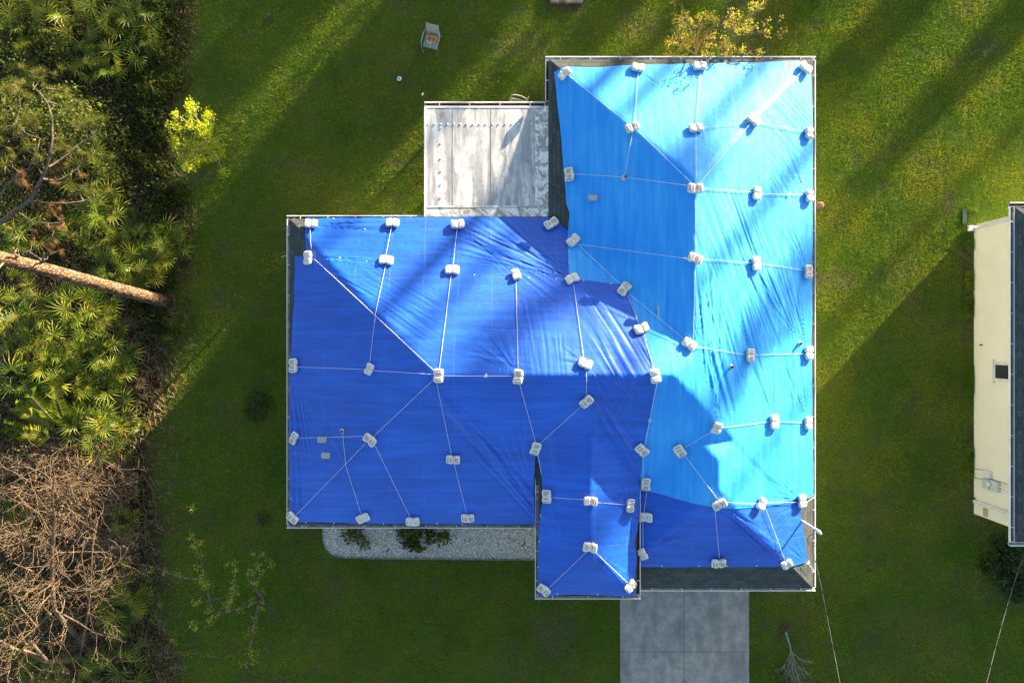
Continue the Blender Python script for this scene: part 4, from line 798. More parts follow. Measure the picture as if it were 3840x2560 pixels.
# ---------------------------------------------------------------- trees
def jitter_path(a, b, n, amp, sag=0):
    a = np.array(a, float); b = np.array(b, float); t = np.linspace(0, 1, n)[:, None]; o = rng.normal(size=(n, 3))*amp*np.linalg.norm(b-a); o[0] = 0; o[-1] *= .3; q = a+(b-a)*t+o; q[:, 2] += sag*np.sin(t[:, 0]*3.14); return q
def grow(mb, p, d, L, r, lev, tips, kids=(3, 4), spread=.75, up=.05, ratio=.68, side=4, minr=.004):
    d = Vector(d).normalized(); n = 4; pts = [Vector(p)]
    for i_ in range(n-1):
        d = (d+Vector(rng.normal(size=3))*.16+Vector((0, 0, up))).normalized(); pts.append(pts[-1]+d*L/(n-1))
    mb.tube([tuple(q) for q in pts], np.linspace(r, max(r*.6, minr), n), side if lev > 1 else 3, False)
    if lev == 0: tips.append(tuple(pts[-1])); tips.append(tuple(pts[-2])); return
    for k in range(random.randint(*kids)):
        s = random.uniform(.3, 1) if k else 1; q = s*(n-1); i_ = min(int(q), n-2); o = pts[i_].lerp(pts[i_+1], q-i_)
        nd = (d+Vector(rng.normal(size=3))*spread).normalized(); grow(mb, o, nd, L*ratio*random.uniform(.75, 1.15), max(r*.62, minr), lev-1, tips, kids, spread, up, ratio, side, minr)
def tuft(C, D, k, L, wd):
    """needle tufts: k needles per centre around direction D"""
    C = np.repeat(C, k, 0); D = np.repeat(D, k, 0); n = len(C); d = D*.75+rng.normal(size=(n, 3))*.62; d /= np.linalg.norm(d, axis=1)[:, None]
    r = rng.normal(size=(n, 3)); s = np.cross(d, r); s /= np.linalg.norm(s, axis=1)[:, None]; ln = rng.uniform(.7, 1.05, n)[:, None]*L
    e = C+d*ln; e[:, 2] -= .03; V = np.stack([C-s*wd/2, C+s*wd/2, e], 1); return V.reshape(-1, 3), np.arange(3*n).reshape(-1, 3)
# pine with branches over the woodland (upper-left)
pb = empty('pine_tree', P(-120, 900, 0)); tag(pb, 'pine whose grey limbs and needle tufts reach over the upper woods', 'pine tree')
limbs = [([(-200,1000,0),(-150,940,2.5),(-40,865,4.0),(10,830,4.5),(60,790,4.9),(115,750,5.3),(140,700,5.6),(170,640,5.9),(185,590,6.0),(197,520,6.2),(195,440,6.3),(178,385,6.4),(148,345,6.4),(128,330,6.5)], [.20,.17,.12,.115,.105,.10,.08,.07,.06,.055,.045,.035,.025,.015]),
 ([(115,752,5.3),(180,762,5.4),(250,762,5.5),(310,755,5.4),(345,742,5.3),(370,735,5.3)], [.05,.04,.035,.03,.02,.012]), ([(185,625,5.9),(225,600,5.9),(260,575,5.8),(290,545,5.7),(330,520,5.6),(352,512,5.6)], [.045,.035,.03,.025,.02,.012]),
 ([(165,672,5.7),(215,678,5.6),(250,660,5.6),(290,632,5.5),(335,595,5.4),(355,570,5.4)], [.045,.035,.03,.025,.02,.012]), ([(-40,760,4.6),(0,735,4.8),(30,690,5.0),(75,650,5.2),(110,630,5.3),(140,560,5.4),(150,520,5.5),(95,500,5.6),(50,520,5.6)], [.07,.06,.055,.05,.04,.035,.03,.02,.012]),
 ([(-60,1010,4.5),(0,950,4.8),(60,948,5.0),(110,945,5.1),(150,970,5.2),(165,1000,5.2)], [.08,.06,.05,.045,.035,.02]), ([(60,790,4.9),(120,830,4.9),(180,838,4.8),(240,835,4.7)], [.035,.03,.02,.012]), ([(60,460,5.4),(75,400,5.6),(70,350,5.8),(60,320,5.9)], [.035,.03,.02,.012])]
lm = MB()
for pts, rr in limbs: lm.tube([P(*q) for q in pts], [max(.01, r_*.62) for r_ in rr], 7)
tc = []; 
for (a, b, z) in ((50,300,6),(30,330,5.9),(75,340,6),(40,375,5.9),(60,395,5.8),(130,280,6.4),(115,320,6.4),(150,300,6.4),(170,330,6.3),(15,420,5.8),(20,480,5.6),(50,490,5.6),(10,530,5.4),(70,500,5.6),(110,450,5.9),(125,440,6),(60,445,5.8),(195,440,6.3),(240,400,6.2),(255,420,6.2),(180,470,6.2),
  (240,330,6.1),(200,350,6.3),(345,460,5.6),(360,480,5.6),(370,500,5.5),(330,470,5.6),(320,490,5.6),(345,520,5.5),(220,520,5.9),(210,560,5.9),(270,550,5.7),(260,600,5.6),(300,610,5.5),(350,560,5.4),(340,580,5.4),(150,600,5.7),(140,620,5.7),(300,720,5.4),(360,730,5.3),(380,750,5.2),(100,560,5.5),(160,430,6.2),(25,600,5.4),(285,470,5.8)): tc.append(P(a, b, z))
tb = [P(a, b, z) for a, b, z in ((70,680,5.2),(100,690,5.2),(85,660,5.2),(180,670,5.6),(200,650,5.6),(220,690,5.5),(180,780,5.1),(200,800,5.0),(230,820,4.9),(150,770,5.1),(210,900,4.8),(220,940,4.8),(130,900,5.0),(160,920,5.0),(100,880,4.9),(180,850,4.9),(90,940,5.0),(300,650,5.5),(240,760,5.4),(60,800,5.0),(120,1000,5.0),(230,850,4.9),(20,1200,4.0))]
twm = MB()
def near_limb(c):
    best = None
    for pts, rr in limbs:
        for q in pts:
            q = P(*q); dd = math.dist(q, c)
            if best is None or dd < best[0]: best = (dd, q)
    return best[1]
def dirs(T): D = np.array([np.array(t)-np.array(near_limb(t)) for t in T]); D += rng.normal(size=D.shape)*.12; D[:, 2] += .25; return D/np.linalg.norm(D, axis=1)[:, None]
for t_ in tc+tb: lm.tube(jitter_path(near_limb(t_), t_, 5, .05), np.linspace(.018, .009, 5), 4, False)
lo_ = lm.build('limbs', MAT['greybark'], pb, True)
def multi(T, off=.16, n=3): return np.concatenate([np.array(T)]+[np.array(T)+rng.normal(size=(len(T), 3))*off for _ in range(n-1)])
T = multi(tc, .17, 3); V, F = tuft(T, dirs(T), 95, .25, .006); mk('needles', V, F, MAT['needle'], pb)
T = multi(tb, .15, 2); V, F = tuft(T, dirs(T), 60, .20, .006); mk('needles', V, F, MAT['needle_brown'], pb)
# big pine trunk
bp = empty('pine_tree', P(600, 1128, 0)); tag(bp, 'big standing pine trunk with flaky orange-brown bark leaning out of the woods', 'pine tree')
tr = MB(); pts = [P(610,1130,-.1), P(590,1124,.35), P(560,1115,.9), P(450,1085,2.6), P(300,1045,4.7), P(150,1005,6.6), P(0,968,8.3), P(-150,930,9.7), P(-400,880,11.6)]
tr.tube(pts, [.30,.235,.22,.205,.195,.185,.18,.175,.15], 18); o = tr.build('trunk', MAT['pinebark'], bp, True)
st_ = MB(); 
for (a, z0, b, c, z1) in ((80,7.4,50,930,8.4),(160,6.5,165,950,7.3),(30,7.9,-10,1030,8.8)): st_.tube(jitter_path(P(a, 985 if a > 60 else 965, z0), P(b, c, z1), 5, .04), np.linspace(.05, .015, 5), 6)
st_.build('branch_stub', MAT['greybark'], bp); 
Cc = np.array([P(-430, 860, 12)])+rng.normal(size=(90, 3))*np.array([1.3, 1.3, .8]); V, F = tuft(Cc, np.tile([[0, 0, 1.]], (90, 1)), 60, .28, .012); mk('crown', V, F, MAT['needle'], bp)
# bare tree in the lower woods
bt = empty('bare_tree', P(285, 2360, 0)); tag(bt, 'leafless tree with a pale crooked trunk and countless bright dry twigs', 'tree')
tm = MB(); tips = []; SK = [([(285,2380,0),(240,2330,1.6),(205,2287,2.8),(196,2193,3.6),(195,2110,4.1),(195,2056,4.5),(205,1947,5.3),(195,1864,6.0),(202,1782,6.6),(200,1730,7.0)], [.17,.14,.11,.095,.09,.085,.07,.05,.035,.02]),
 ([(300,2470,0),(180,2480,1.4),(95,2440,2.4),(50,2430,2.9),(0,2400,3.4)], [.15,.13,.11,.09,.07]), ([(180,2480,1.4),(110,2400,2.8),(140,2350,3.2),(190,2300,3.6)], [.09,.08,.06,.05]), ([(205,1947,5.3),(160,1890,5.9),(120,1830,6.4),(110,1780,6.6)], [.045,.035,.025,.015]), ([(200,2020,4.7),(150,1930,5.5),(100,1890,6),(60,1850,6.2)], [.05,.04,.025,.015]),
 ([(195,2056,4.5),(140,2010,5),(80,2010,5.4),(20,1990,5.6)], [.05,.04,.03,.02]), ([(200,2130,4.0),(260,2060,4.6),(300,2000,5.0),(330,1930,5.2)], [.05,.04,.03,.02]), ([(205,2260,3.2),(270,2230,3.8),(330,2180,4.2),(360,2120,4.3)], [.05,.04,.03,.02]),
 ([(205,2287,2.8),(290,2330,3.2),(350,2370,3.4),(385,2380,3.4)], [.05,.04,.03,.02]), ([(140,2350,3.2),(80,2280,3.9),(40,2200,4.4),(-20,2150,4.8)], [.05,.045,.035,.02]), ([(100,2420,2.6),(60,2340,3.4),(10,2300,4)], [.05,.04,.03]), ([(205,1900,5.6),(250,1840,6),(280,1790,6.2)], [.035,.025,.015]), ([(196,2193,3.6),(120,2140,4.3),(50,2110,4.8)], [.045,.035,.02]), ([(300,2470,0),(330,2300,2),(340,2200,3),(345,2080,3.8),(350,2000,4.2)], [.07,.06,.05,.035,.02])]
for pts, rr in SK:
    rr = [r_*.6 for r_ in rr]; W_ = [P(*q) for q in pts]; tm.tube(W_, rr, 7)
    for i_ in range(1, len(W_)):
        a, b = Vector(W_[i_-1]), Vector(W_[i_])
        if a.z < 1.5: continue
        nk = max(2, int((b-a).length/.52))
        for k in range(nk):
            o_ = a.lerp(b, random.random()); dd = (b-a).normalized(); nd = (dd*.6+Vector(rng.normal(size=3))*Vector((.9, .9, .45)).length*.55); 
            grow(tm, o_, nd, random.uniform(.55, .95), max(.008, rr[i_]*.32), 4, tips, (2, 2), .5, .04, .74, 4, .003)
tm.build('trunk_and_branches', MAT['twig'], bt, False)
print('bare tips', len(tips))
T = np.array(tips); T = T[rng.random(len(T)) < .3]; V, F = cards(T, .045, .6, .2); mk('dry_leaves', V, F, MAT['dead'], bt)
# dry brush heap around it
bm_ = MB(); tp_ = []
for a, b, z in in_px(150, 0, 480, 1680, 2080, .1, 1.2): grow(bm_, (a, b, z), (rng.normal(), rng.normal(), .5), .6, .012, 2, tp_, (2, 3), .7, 0, .7, 3, .005)
for a, b, z in in_px(110, 0, 520, 2080, 2560, .05, .5): grow(bm_, (a, b, z), (rng.normal(), rng.normal(), .3), .5, .010, 2, tp_, (2, 3), .7, 0, .7, 3, .005)
tag(bm_.build('dead_brush', MAT['twig']), 'tangle of dry dead brush filling the lower woods', 'brush', kind='stuff')
q = in_px(17000, 0, 520, 1660, 2100, .05, 1.3); q = q[vn(q[:, 0]*1.8, q[:, 1]*1.8, 61) > .45]; V, F = cards(q, rng.uniform(.04, .09, len(q)), .6, .3); tag(mk('dry_brown_leaves', V, F, MAT['dead'], None, local=True), 'dry tan leaves clinging to the dead brush', 'dead leaves', kind='stuff')
def leafy(name, label, cat, root, skel, lev, barkm, leafm, leafn, lsize, kidsL=.5, group=None, dens=1.0, spread=.6, leafspread=.12, minz=.3, up=.05):
    e = empty(name, root); tag(e, label, cat, group); m = MB(); tips = []
    for pts, rr in skel:
        W_ = [P(*q) if len(q) == 3 else q for q in pts]; m.tube(W_, rr, 6)
        for i_ in range(1, len(W_)):
            a, b = Vector(W_[i_-1]), Vector(W_[i_]); 
            if b.z < minz: continue
            for k in range(max(1, int((b-a).length/.28*dens))):
                nd = (b-a).normalized()*.7+Vector(rng.normal(size=3))*.6; grow(m, a.lerp(b, random.random()), nd, kidsL*random.uniform(.7, 1.2), max(.007, rr[i_]*.4), lev, tips, (2, 3), spread, up, .7, 4, .004)
    m.build('trunk', barkm, e); T = np.repeat(np.array(tips), leafn, 0); T = T+rng.normal(size=T.shape)*leafspread; V, F = cards(T, rng.uniform(.7, 1.2, len(T))*lsize, .45, .1); mk('crown', V, F, leafm, e); return e
leafy('young_tree', 'small bright yellow-green tree alone on the lawn beside the woods', 'tree', P(805, 600, 0),
 [([(808,603,0),(795,565,.6),(780,530,1.2),(775,505,1.6)], [.05,.045,.035,.03]), ([(775,505,1.6),(760,480,2),(735,440,2.4),(735,395,2.7)], [.03,.025,.02,.012]), ([(780,530,1.2),(745,545,1.5),(735,580,1.5),(725,620,1.4)], [.03,.025,.02,.012]), ([(745,545,1.5),(700,545,1.8),(655,535,2.0)], [.02,.018,.012]), ([(760,480,2.0),(715,470,2.3),(680,440,2.4),(650,470,2.3)], [.02,.018,.014,.01]), ([(775,505,1.6),(790,460,2.0),(800,430,2.2)], [.025,.02,.012]), ([(790,560,.6),(820,590,.9),(825,625,.9)], [.02,.015,.01]), ([(735,580,1.5),(700,590,1.6),(690,600,1.6)], [.018,.014,.01])],
 1, MAT['palestem'], MAT['limeleaf'], 18, .10, .22, dens=1.5, leafspread=.085)
leafy('yellow_tree', 'sparse golden leafy tree growing behind the back gutter', 'tree', P(2600, 190, 0),
 [([(2600,215,0),(2612,190,.8),(2625,160,1.4)], [.07,.06,.05]), ([(2625,160,1.4),(2660,110,2.4),(2700,80,3.0),(2740,60,3.3)], [.045,.035,.025,.015]), ([(2625,160,1.4),(2680,150,2.2),(2760,140,2.8),(2840,120,3.1),(2870,130,3.1)], [.045,.035,.028,.02,.012]), ([(2615,180,1),(2620,110,2.2),(2640,60,2.8)], [.04,.03,.02]), ([(2612,190,.8),(2590,130,1.6),(2570,60,2.4),(2555,15,2.8)], [.04,.03,.022,.014]),
  ([(2600,200,.5),(2560,170,1.2),(2510,150,1.6)], [.03,.02,.012]), ([(2680,150,2.2),(2740,190,2.6),(2820,195,2.8)], [.03,.02,.012]), ([(2700,80,3.0),(2760,90,3.3),(2800,60,3.4),(2830,70,3.4)], [.025,.02,.015,.01]), ([(2660,110,2.4),(2740,110,2.9),(2800,100,3.2)], [.03,.02,.012])],
 2, MAT['twig'], MAT['goldleaf'], 5, .075, .38, dens=1.0, leafspread=.05)
leafy('green_bush', 'small dark green shrub growing inside the sparse golden tree', 'bush', P(2560, 150, 0), [([(2560,160,0),(2570,140,.6),(2590,115,1.3),(2620,90,1.7)], [.03,.025,.02,.012]), ([(2560,160,0),(2545,130,.7),(2540,90,1.2)], [.025,.02,.012])], 1, MAT['greybark'], MAT['vine'], 9, .09, .25, dens=1.6, leafspread=.10)
leafy('storm_bent_sapling', 'thin storm-bent sapling with sparse yellow leaves and forked grey stem on the lawn', 'tree', P(985, 2250, 0),
 [([(988,2262,0),(982,2235,.5),(965,2215,.9),(950,2185,1.3),(935,2150,1.7)], [.07,.065,.05,.035,.025]), ([(975,2250,.4),(955,2330,1.0),(942,2400,1.5),(930,2470,1.9),(922,2500,2.0)], [.05,.04,.035,.025,.015]), ([(965,2255,.5),(900,2280,.9),(812,2300,1.2),(790,2265,1.4),(770,2180,1.8),(750,2090,2.1),(730,2030,2.3)], [.045,.04,.035,.03,.025,.018,.012]),
  ([(812,2300,1.2),(870,2250,1.6),(885,2210,1.9),(882,2150,2.2),(868,2090,2.4)], [.03,.022,.018,.014,.01]), ([(765,2170,1.8),(700,2168,2.1),(640,2150,2.1),(560,2120,2.0),(480,2110,1.9)], [.022,.02,.016,.012,.008]), ([(885,2210,1.9),(830,2240,2.1),(760,2258,2.3),(720,2250,2.4)], [.018,.015,.012,.008]), ([(950,2185,1.3),(965,2110,1.9),(975,2060,2.3)], [.025,.018,.01]), ([(950,2185,1.3),(1000,2130,1.9),(1030,2090,2.2)], [.02,.014,.008]), ([(812,2300,1.2),(740,2340,1.1),(690,2370,1.0),(650,2395,.9)], [.015,.012,.01,.006]), ([(750,2060,2.2),(715,2000,2.5),(725,1920,2.7)], [.014,.01,.006])],
 1, MAT['greybark'], MAT['yellowleaf'], 5, .075, .16, dens=.9, leafspread=.06, minz=.8)
leafy('fallen_twig', 'long thin leafy branch lying on the lawn near the bottom woods corner', 'branch', P(800, 2460, 0), [([(660,2445,.08),(740,2450,.1),(830,2465,.12),(900,2450,.1),(960,2440,.1),(1020,2425,.08)], [.008,.012,.014,.012,.01,.006])], 0, MAT['twig'], MAT['yellowleaf'], 4, .06, .15, dens=1.2, leafspread=.06, minz=0)
leafy('fallen_twig', 'fallen leafy branch at the lower frame edge beside the woods lawn', 'branch', P(1000, 2540, 0), [([(925,2500,.08),(960,2530,.1),(1010,2545,.12),(1080,2535,.1),(1130,2545,.1)], [.008,.012,.014,.012,.008])], 0, MAT['greybark'], MAT['vine'], 5, .07, .15, dens=1.4, leafspread=.07, minz=0)
def shrub(label, px, py, r, h, n_, lm, ls=.1, cat='bush', name='shrub', group=None):
    x0_, y0_, _ = P(px, py, h*.5); e = empty(name, (x0_, y0_, 0)); tag(e, label, cat, group); m = MB(); tips = []
    for k in range(7): grow(m, (x0_, y0_, 0), (rng.normal()*.7, rng.normal()*.7, .9), r*.6, .012, 1, tips, (2, 3), .6, .1, .7, 4, .005)
    m.build('stems', MAT['greybark'], e); q = rng.normal(size=(n_, 3)); q /= np.linalg.norm(q, axis=1)[:, None]; q *= (rng.random(n_)**.4)[:, None]; q[:, 2] = np.abs(q[:, 2])
    q = q[(vn(q[:, 0]*3+px, q[:, 1]*3, 7) > .36)]; q = q*np.array([r, r, h])+np.array([x0_, y0_, .04]); V, F = cards(q, rng.uniform(.7, 1.2, len(q))*ls, .6, .6); mk('foliage', V, F, lm, e); return e
shrub('low round dark green bush on the lawn next to the wing', 968, 1525, .62, .22, 1100, MAT['vine'], .07)
shrub('low dark weed patch on the lawn near the wing front corner', 985, 1945, .35, .10, 350, MAT['vine'], .06)
shrub('large dark shrub in front of the cream house corner', 3790, 2110, .95, .8, 3200, MAT['oakleaf'], .12); shrub('second dark shrub further out by the frame edge past the cream house', 3830, 2190, .7, .5, 1800, MAT['oakleaf'], .11)
shrub('largest leafy shrub in the white gravel bed', 1560, 2000, .75, .7, 1300, MAT['vine'], .15); shrub('low leafy offshoot beside the largest gravel bed shrub', 1660, 2015, .35, .35, 160, MAT['vine'], .13); shrub('small loose shrub in the gravel bed near its rounded corner', 1320, 1995, .45, .4, 260, MAT['vine'], .12); shrub('spindly olive shrub in the gravel bed between the other shrubs', 1362, 2035, .3, .4, 120, MAT['needle'], .11)
shrub('small yellowish weed beside the uprooted sapling', 2930, 2530, .38, .2, 260, MAT['needle'], .08)
shrub('tiny weed growing at the cream house wall foot', 3655, 1868, .14, .1, 60, MAT['vine'], .06)
# uprooted sapling
up_ = empty('uprooted_sapling', P(2945, 2370, 0)); tag(up_, 'uprooted leafless sapling lying on the lawn beside the driveway', 'tree'); m = MB(); tips = []
m.tube([P(2946,2368,.12), P(2952,2385,.13), P(2960,2412,.14), P(2967,2440,.13)], [.042,.034,.028,.022], 8)
for a, b, z in ((2940,2500,.3),(2970,2530,.25),(2993,2560,.3),(3010,2530,.35),(3015,2480,.4),(2985,2600,.3),(2960,2490,.2),(3000,2570,.2)):
    A_ = Vector(P(2967, 2440, .13)); B_ = Vector(P(a, b, z)); m.tube(jitter_path(tuple(A_), tuple(B_), 6, .03), np.linspace(.015, .006, 6), 5, False)
    for k in range(5): grow(m, A_.lerp(B_, random.uniform(.3, 1)), (B_-A_).normalized()+Vector(rng.normal(size=3))*.35, .35, .007, 1, tips, (2, 3), .4, 0, .7, 3, .005)
m.build('trunk', MAT['palestem'], up_); rb = MB()
for k in range(60): a = Vector(P(2943, 2358, .1)); dd = Vector(rng.normal(size=3)); dd.y = abs(dd.y)*.8; rb.tube(jitter_path(tuple(a), tuple(a+dd.normalized()*random.uniform(.1, .3)), 4, .1), np.linspace(.01, .004, 4), 3, False)
rb.build('roots', MAT['wood'], up_)
# ---------------------------------------------------------------- gravel bed
GB = [P(*q)[:2] for q in ((1211,1960),(1212,2025),(1222,2052),(1240,2072),(1265,2083),(1300,2088),(1420,2091),(1700,2094),(2012,2096),(2012,1900),(1211,1900))]
gv = MB(); c0 = [(x, y, .012) for x, y in GB]
me_ = mk('gravel_base', c0+[(-3.2, -7, .012)], [(i_, (i_+1) % len(c0), len(c0)) for i_ in range(len(c0))], simple('gravel_fines', (.46, .42, .37), (.62, .58, .53), 20, .9, .2), None, local=True); tag(me_, kind='structure')
k = 9500; x = rng.uniform(-7.1, 1, k); y = rng.uniform(-8.2, -5.7, k); ok = inpoly(x, y, GB); x = x[ok]; y = y[ok]; k = len(x)
s = rng.uniform(.015, .040, k); a = rng.uniform(0, 3.14, k); el_ = rng.uniform(.6, 1, k); base = np.array([(1, 0, 0), (0, 1, 0), (-1, 0, 0), (0, -1, 0), (0, 0, .7), (0, 0, -.7)]); base = base[None]*np.stack([s, s*el_, s], 1)[:, None]
base = base+rng.normal(size=base.shape)*.002; ca, sa = np.cos(a)[:, None], np.sin(a)[:, None]; V = np.stack([base[..., 0]*ca-base[..., 1]*sa+x[:, None], base[..., 0]*sa+base[..., 1]*ca+y[:, None], base[..., 2]+.02+rng.random(k)[:, None]*.02], -1)
F = np.array([(0, 1, 4), (1, 2, 4), (2, 3, 4), (3, 0, 4), (1, 0, 5), (2, 1, 5), (3, 2, 5), (0, 3, 5)])[None]+np.arange(k)[:, None, None]*6
n = NB('pebble'); isl = n.N('NewGeometry').outputs['Random Per Island']; n.set(n.ramp(isl, [(0, (.22, .15, .10)), (.12, (.55, .42, .32)), (.35, (.70, .64, .58)), (.7, (.84, .82, .80)), (1, (.92, .91, .90))]), .6, .3)
tag(mk('gravel', V.reshape(-1, 3), F.reshape(-1, 3), n.m, None, local=True), 'white and brown pebbles filling the bed in front of the wing', 'gravel', kind='stuff')
ed = MB(); E_ = GB[:9]; dd = 0
for (a, b) in zip(E_[:-1], E_[1:]):
    L = math.dist(a, b); nn = max(1, int(L/.115))
    for j in range(nn):
        t = (j+.5)/nn; cx_, cy_ = a[0]+(b[0]-a[0])*t, a[1]+(b[1]-a[1])*t; an = math.atan2(b[1]-a[1], b[0]-a[0])
        pts = [(cx_+math.cos(an)*.05*math.cos(q)-(-math.sin(an))*-.0, cy_+math.sin(an)*.05*math.cos(q), .03+.07*math.sin(q)) for q in np.linspace(0, math.pi, 7)]
        ed.bar((cx_-math.cos(an)*.05, cy_-math.sin(an)*.05, .03), (cx_+math.cos(an)*.05, cy_+math.sin(an)*.05, .03), .03, .08); ed.bar((cx_-math.cos(an)*.032, cy_-math.sin(an)*.032, .08), (cx_+math.cos(an)*.032, cy_+math.sin(an)*.032, .08), .026, .03)
tag(ed.build('garden_edging', simple('grey_edging', (.30, .32, .33), (.2, .22, .22), 5, .8, .2)), 'scalloped grey edging around the white gravel bed', 'garden edging')
for a, b, c, e in ((1460,2056,1448,2070),(1955,2048,1970,2036)): tag(MB().bar(P(a, b, .05), P(c, e, .055), .035, .01).build('red_leaf', simple('dark_red_leaf', (.12, .02, .015), None)), 'dark red fallen frond bit on the gravel '+('near its shrubs' if a < 1500 else 'near the porch'), 'leaf')
# ---------------------------------------------------------------- neighbour's house
NH = empty('cream_house', (22, -1.1, 0)); tag(NH, 'neighbouring cream stucco house with grey shingle hip roof at the frame edge', 'house')
wx = 17.32; MB().box(wx, 28, -6.45, 4.32, 0, 2.55).build('wall', MAT['stucco'], NH)
nr = (16.77+.13, 28.5, -6.89+.13, 4.68-.13, 2.62); rz = 2.62+.4*(nr[3]-nr[2])/2; hw = (nr[3]-nr[2])/2; cy_ = (nr[2]+nr[3])/2
V = [(nr[0], nr[2], 2.62), (nr[1], nr[2], 2.62), (nr[1], nr[3], 2.62), (nr[0], nr[3], 2.62), (nr[0]+hw, cy_, rz), (nr[1]-hw, cy_, rz)]
w = MB(); w.add(V, [(0, 1, 5, 4), (2, 3, 4, 5)]); w.add(V, [(3, 0, 4), (1, 2, 5)]); w.build('roof', MAT['shingle'], NH)
MB().box(nr[0]+.02, nr[1]-.02, nr[2]+.02, nr[3]-.02, 2.551, 2.60).build('soffit', MAT['trim'], NH)
w = MB()
for a, b in (((nr[0]+.05, nr[3]-.05), (nr[0]+hw, cy_)), ((nr[0]+.05, nr[2]+.05), (nr[0]+hw, cy_))):
    d = (Vector(b)-Vector(a)).normalized(); q = Vector((d.y, -d.x))*.14
    zf = lambda x, y: 2.62+.4*min(x-nr[0], y-nr[2], nr[3]-y)
    for s in (-1, 1):
        p = [a, b, (b[0]+q.x*s, b[1]+q.y*s), (a[0]+q.x*s, a[1]+q.y*s)]; V = [(x, y, zf(x, y)+.014) for x, y in p]; V += [(x, y, z-.012) for x, y, z in V]; w.add(V, [(0, 1, 2, 3), (7, 6, 5, 4), (1, 5, 6, 2), (2, 6, 7, 3), (3, 7, 4, 0)])
w.build('ridge_cap', MAT['shingle'], NH)
gutter((16.77, 4.55), (16.77, -6.76), (-1, 0), 2.66, NH, .15); gutter((16.77, 4.68), (28.5, 4.68), (0, 1), 2.66, NH, .14); gutter((16.77, -6.89), (28.5, -6.89), (0, -1), 2.66, NH, .14, False)
window(wx-.04, wx+.02, -1.42, -.72, 1.1, 2.25, NH, .11); MB().box(wx-.07, wx-.001, -1.5, -.64, 1.08, 1.145).build('window_sill', MAT['trim'], NH)
m = MB().box(wx-.025, wx+.06, 4.28, 4.36, .25, 2.54); m.build('corner_trim', MAT['trim'], NH)
MB().box(wx-.09, wx-.001, 4.19, 4.26, .08, 2.5).build('downspout', MAT['trim'], NH); MB().box(wx-.26, wx-.092, 4.12, 4.33, .04, .15).build('downspout_elbow', MAT['white'], NH)
MB().box(wx-.10, wx-.001, -6.02, -5.90, .1, 2.54).build('downspout', MAT['trim'], NH)
MB().box(wx-.012, wx-.001, -6.30, -6.16, .0, 2.2).box(wx-.02, wx-.001, -6.36, -6.30, .35, .75).build('utility_chase', simple('tan_panel', (.45, .33, .24), None), NH) if False else MB().box(wx-.03, wx-.001, -6.38, -6.10, .55, .78).build('tan_patch', simple('tan_panel', (.50, .36, .27), None), NH)
mb_ = MB().box(wx-.12, wx-.001, -5.33, -4.98, .62, 1.45).build('meter_cabinet', MAT['greybox'], NH); MB().box(wx-.135, wx-.12, -5.33, -4.98, 1.0, 1.012).build('cabinet_seam', MAT['dark'], mb_)
MB().tube([(wx-.11, -5.12, 1.05), (wx-.2, -5.12, 1.05), (wx-.22, -5.12, 1.05)], [.09, .085, .05], 14).build('electric_meter', MAT['glass'] if False else MAT['trim'], mb_)
MB().box(wx-.13, wx-.001, -4.93, -4.66, .72, 1.02).build('telephone_box', MAT['trim'], NH)
for y0_, z0_, z1_ in ((-5.12, 1.46, 2.54), (-5.26, 1.46, 2.54)): MB().tube([(wx-.05, y0_, z0_), (wx-.05, y0_, z1_)], .022, 8).build('conduit', MAT['stucco'], NH)
MB().tube([(wx-.03, -4.95, .9), (wx-.03, -4.98, 1.8), (wx-.03, -5.0, 2.54)], .008, 5).tube([(wx-.02, -5.1, .02), (wx-.02, -5.05, .6)], .01, 5).tube([(wx-.02, -4.75, .0), (wx-.02, -4.72, .7)], .008, 5).build('wiring', MAT['black'], NH)
MB().tube([(wx-.02, -.12, .5), (wx-.12, -.12, .5)], .025, 8).build('hose_tap', MAT['black'], NH)
sp = MB().box(16.87, 17.02, 4.42, 4.95, .0, .05).build('splash_block', simple('dark_green_plastic', (.02, .07, .05), None, 4, .5)); tag(sp, 'dark green splash strip in the grass by the cream house corner', 'splash block')
# ---------------------------------------------------------------- cables
def cable(px, label, r=.0075):
    W_ = [P(*q) for q in px]; t = np.linspace(0, 1, len(W_)); tt = np.linspace(0, 1, 40); Q = np.stack([np.interp(tt, t, [w_[i_] for w_ in W_]) for i_ in range(3)], 1)
    Q2 = Q.copy(); Q2[:, 0] += .016*np.sin(tt*60); Q2[:, 1] += .016*np.cos(tt*60)
    e = tag(MB().tube(Q, r, 6).build('power_cable', MAT['cable'], None, True), label, 'cable'); MB().tube(Q2, r*.8, 6).build('insulated_conductor', MAT['black'], e, True)
cable([(3045,2020,3.55),(3046,2060,3.5),(3062,2120,3.5),(3080,2200,3.7),(3105,2330,4.1),(3150,2560,4.9),(3215,2900,6)], 'twisted overhead cable running from the service mast over the lawn')
cable([(3860,2040,2.9),(3825,2120,3.1),(3795,2210,3.3),(3760,2330,3.7),(3727,2450,4.1),(3700,2560,4.5),(3600,2900,6)], 'overhead cable running from the cream house toward the street')
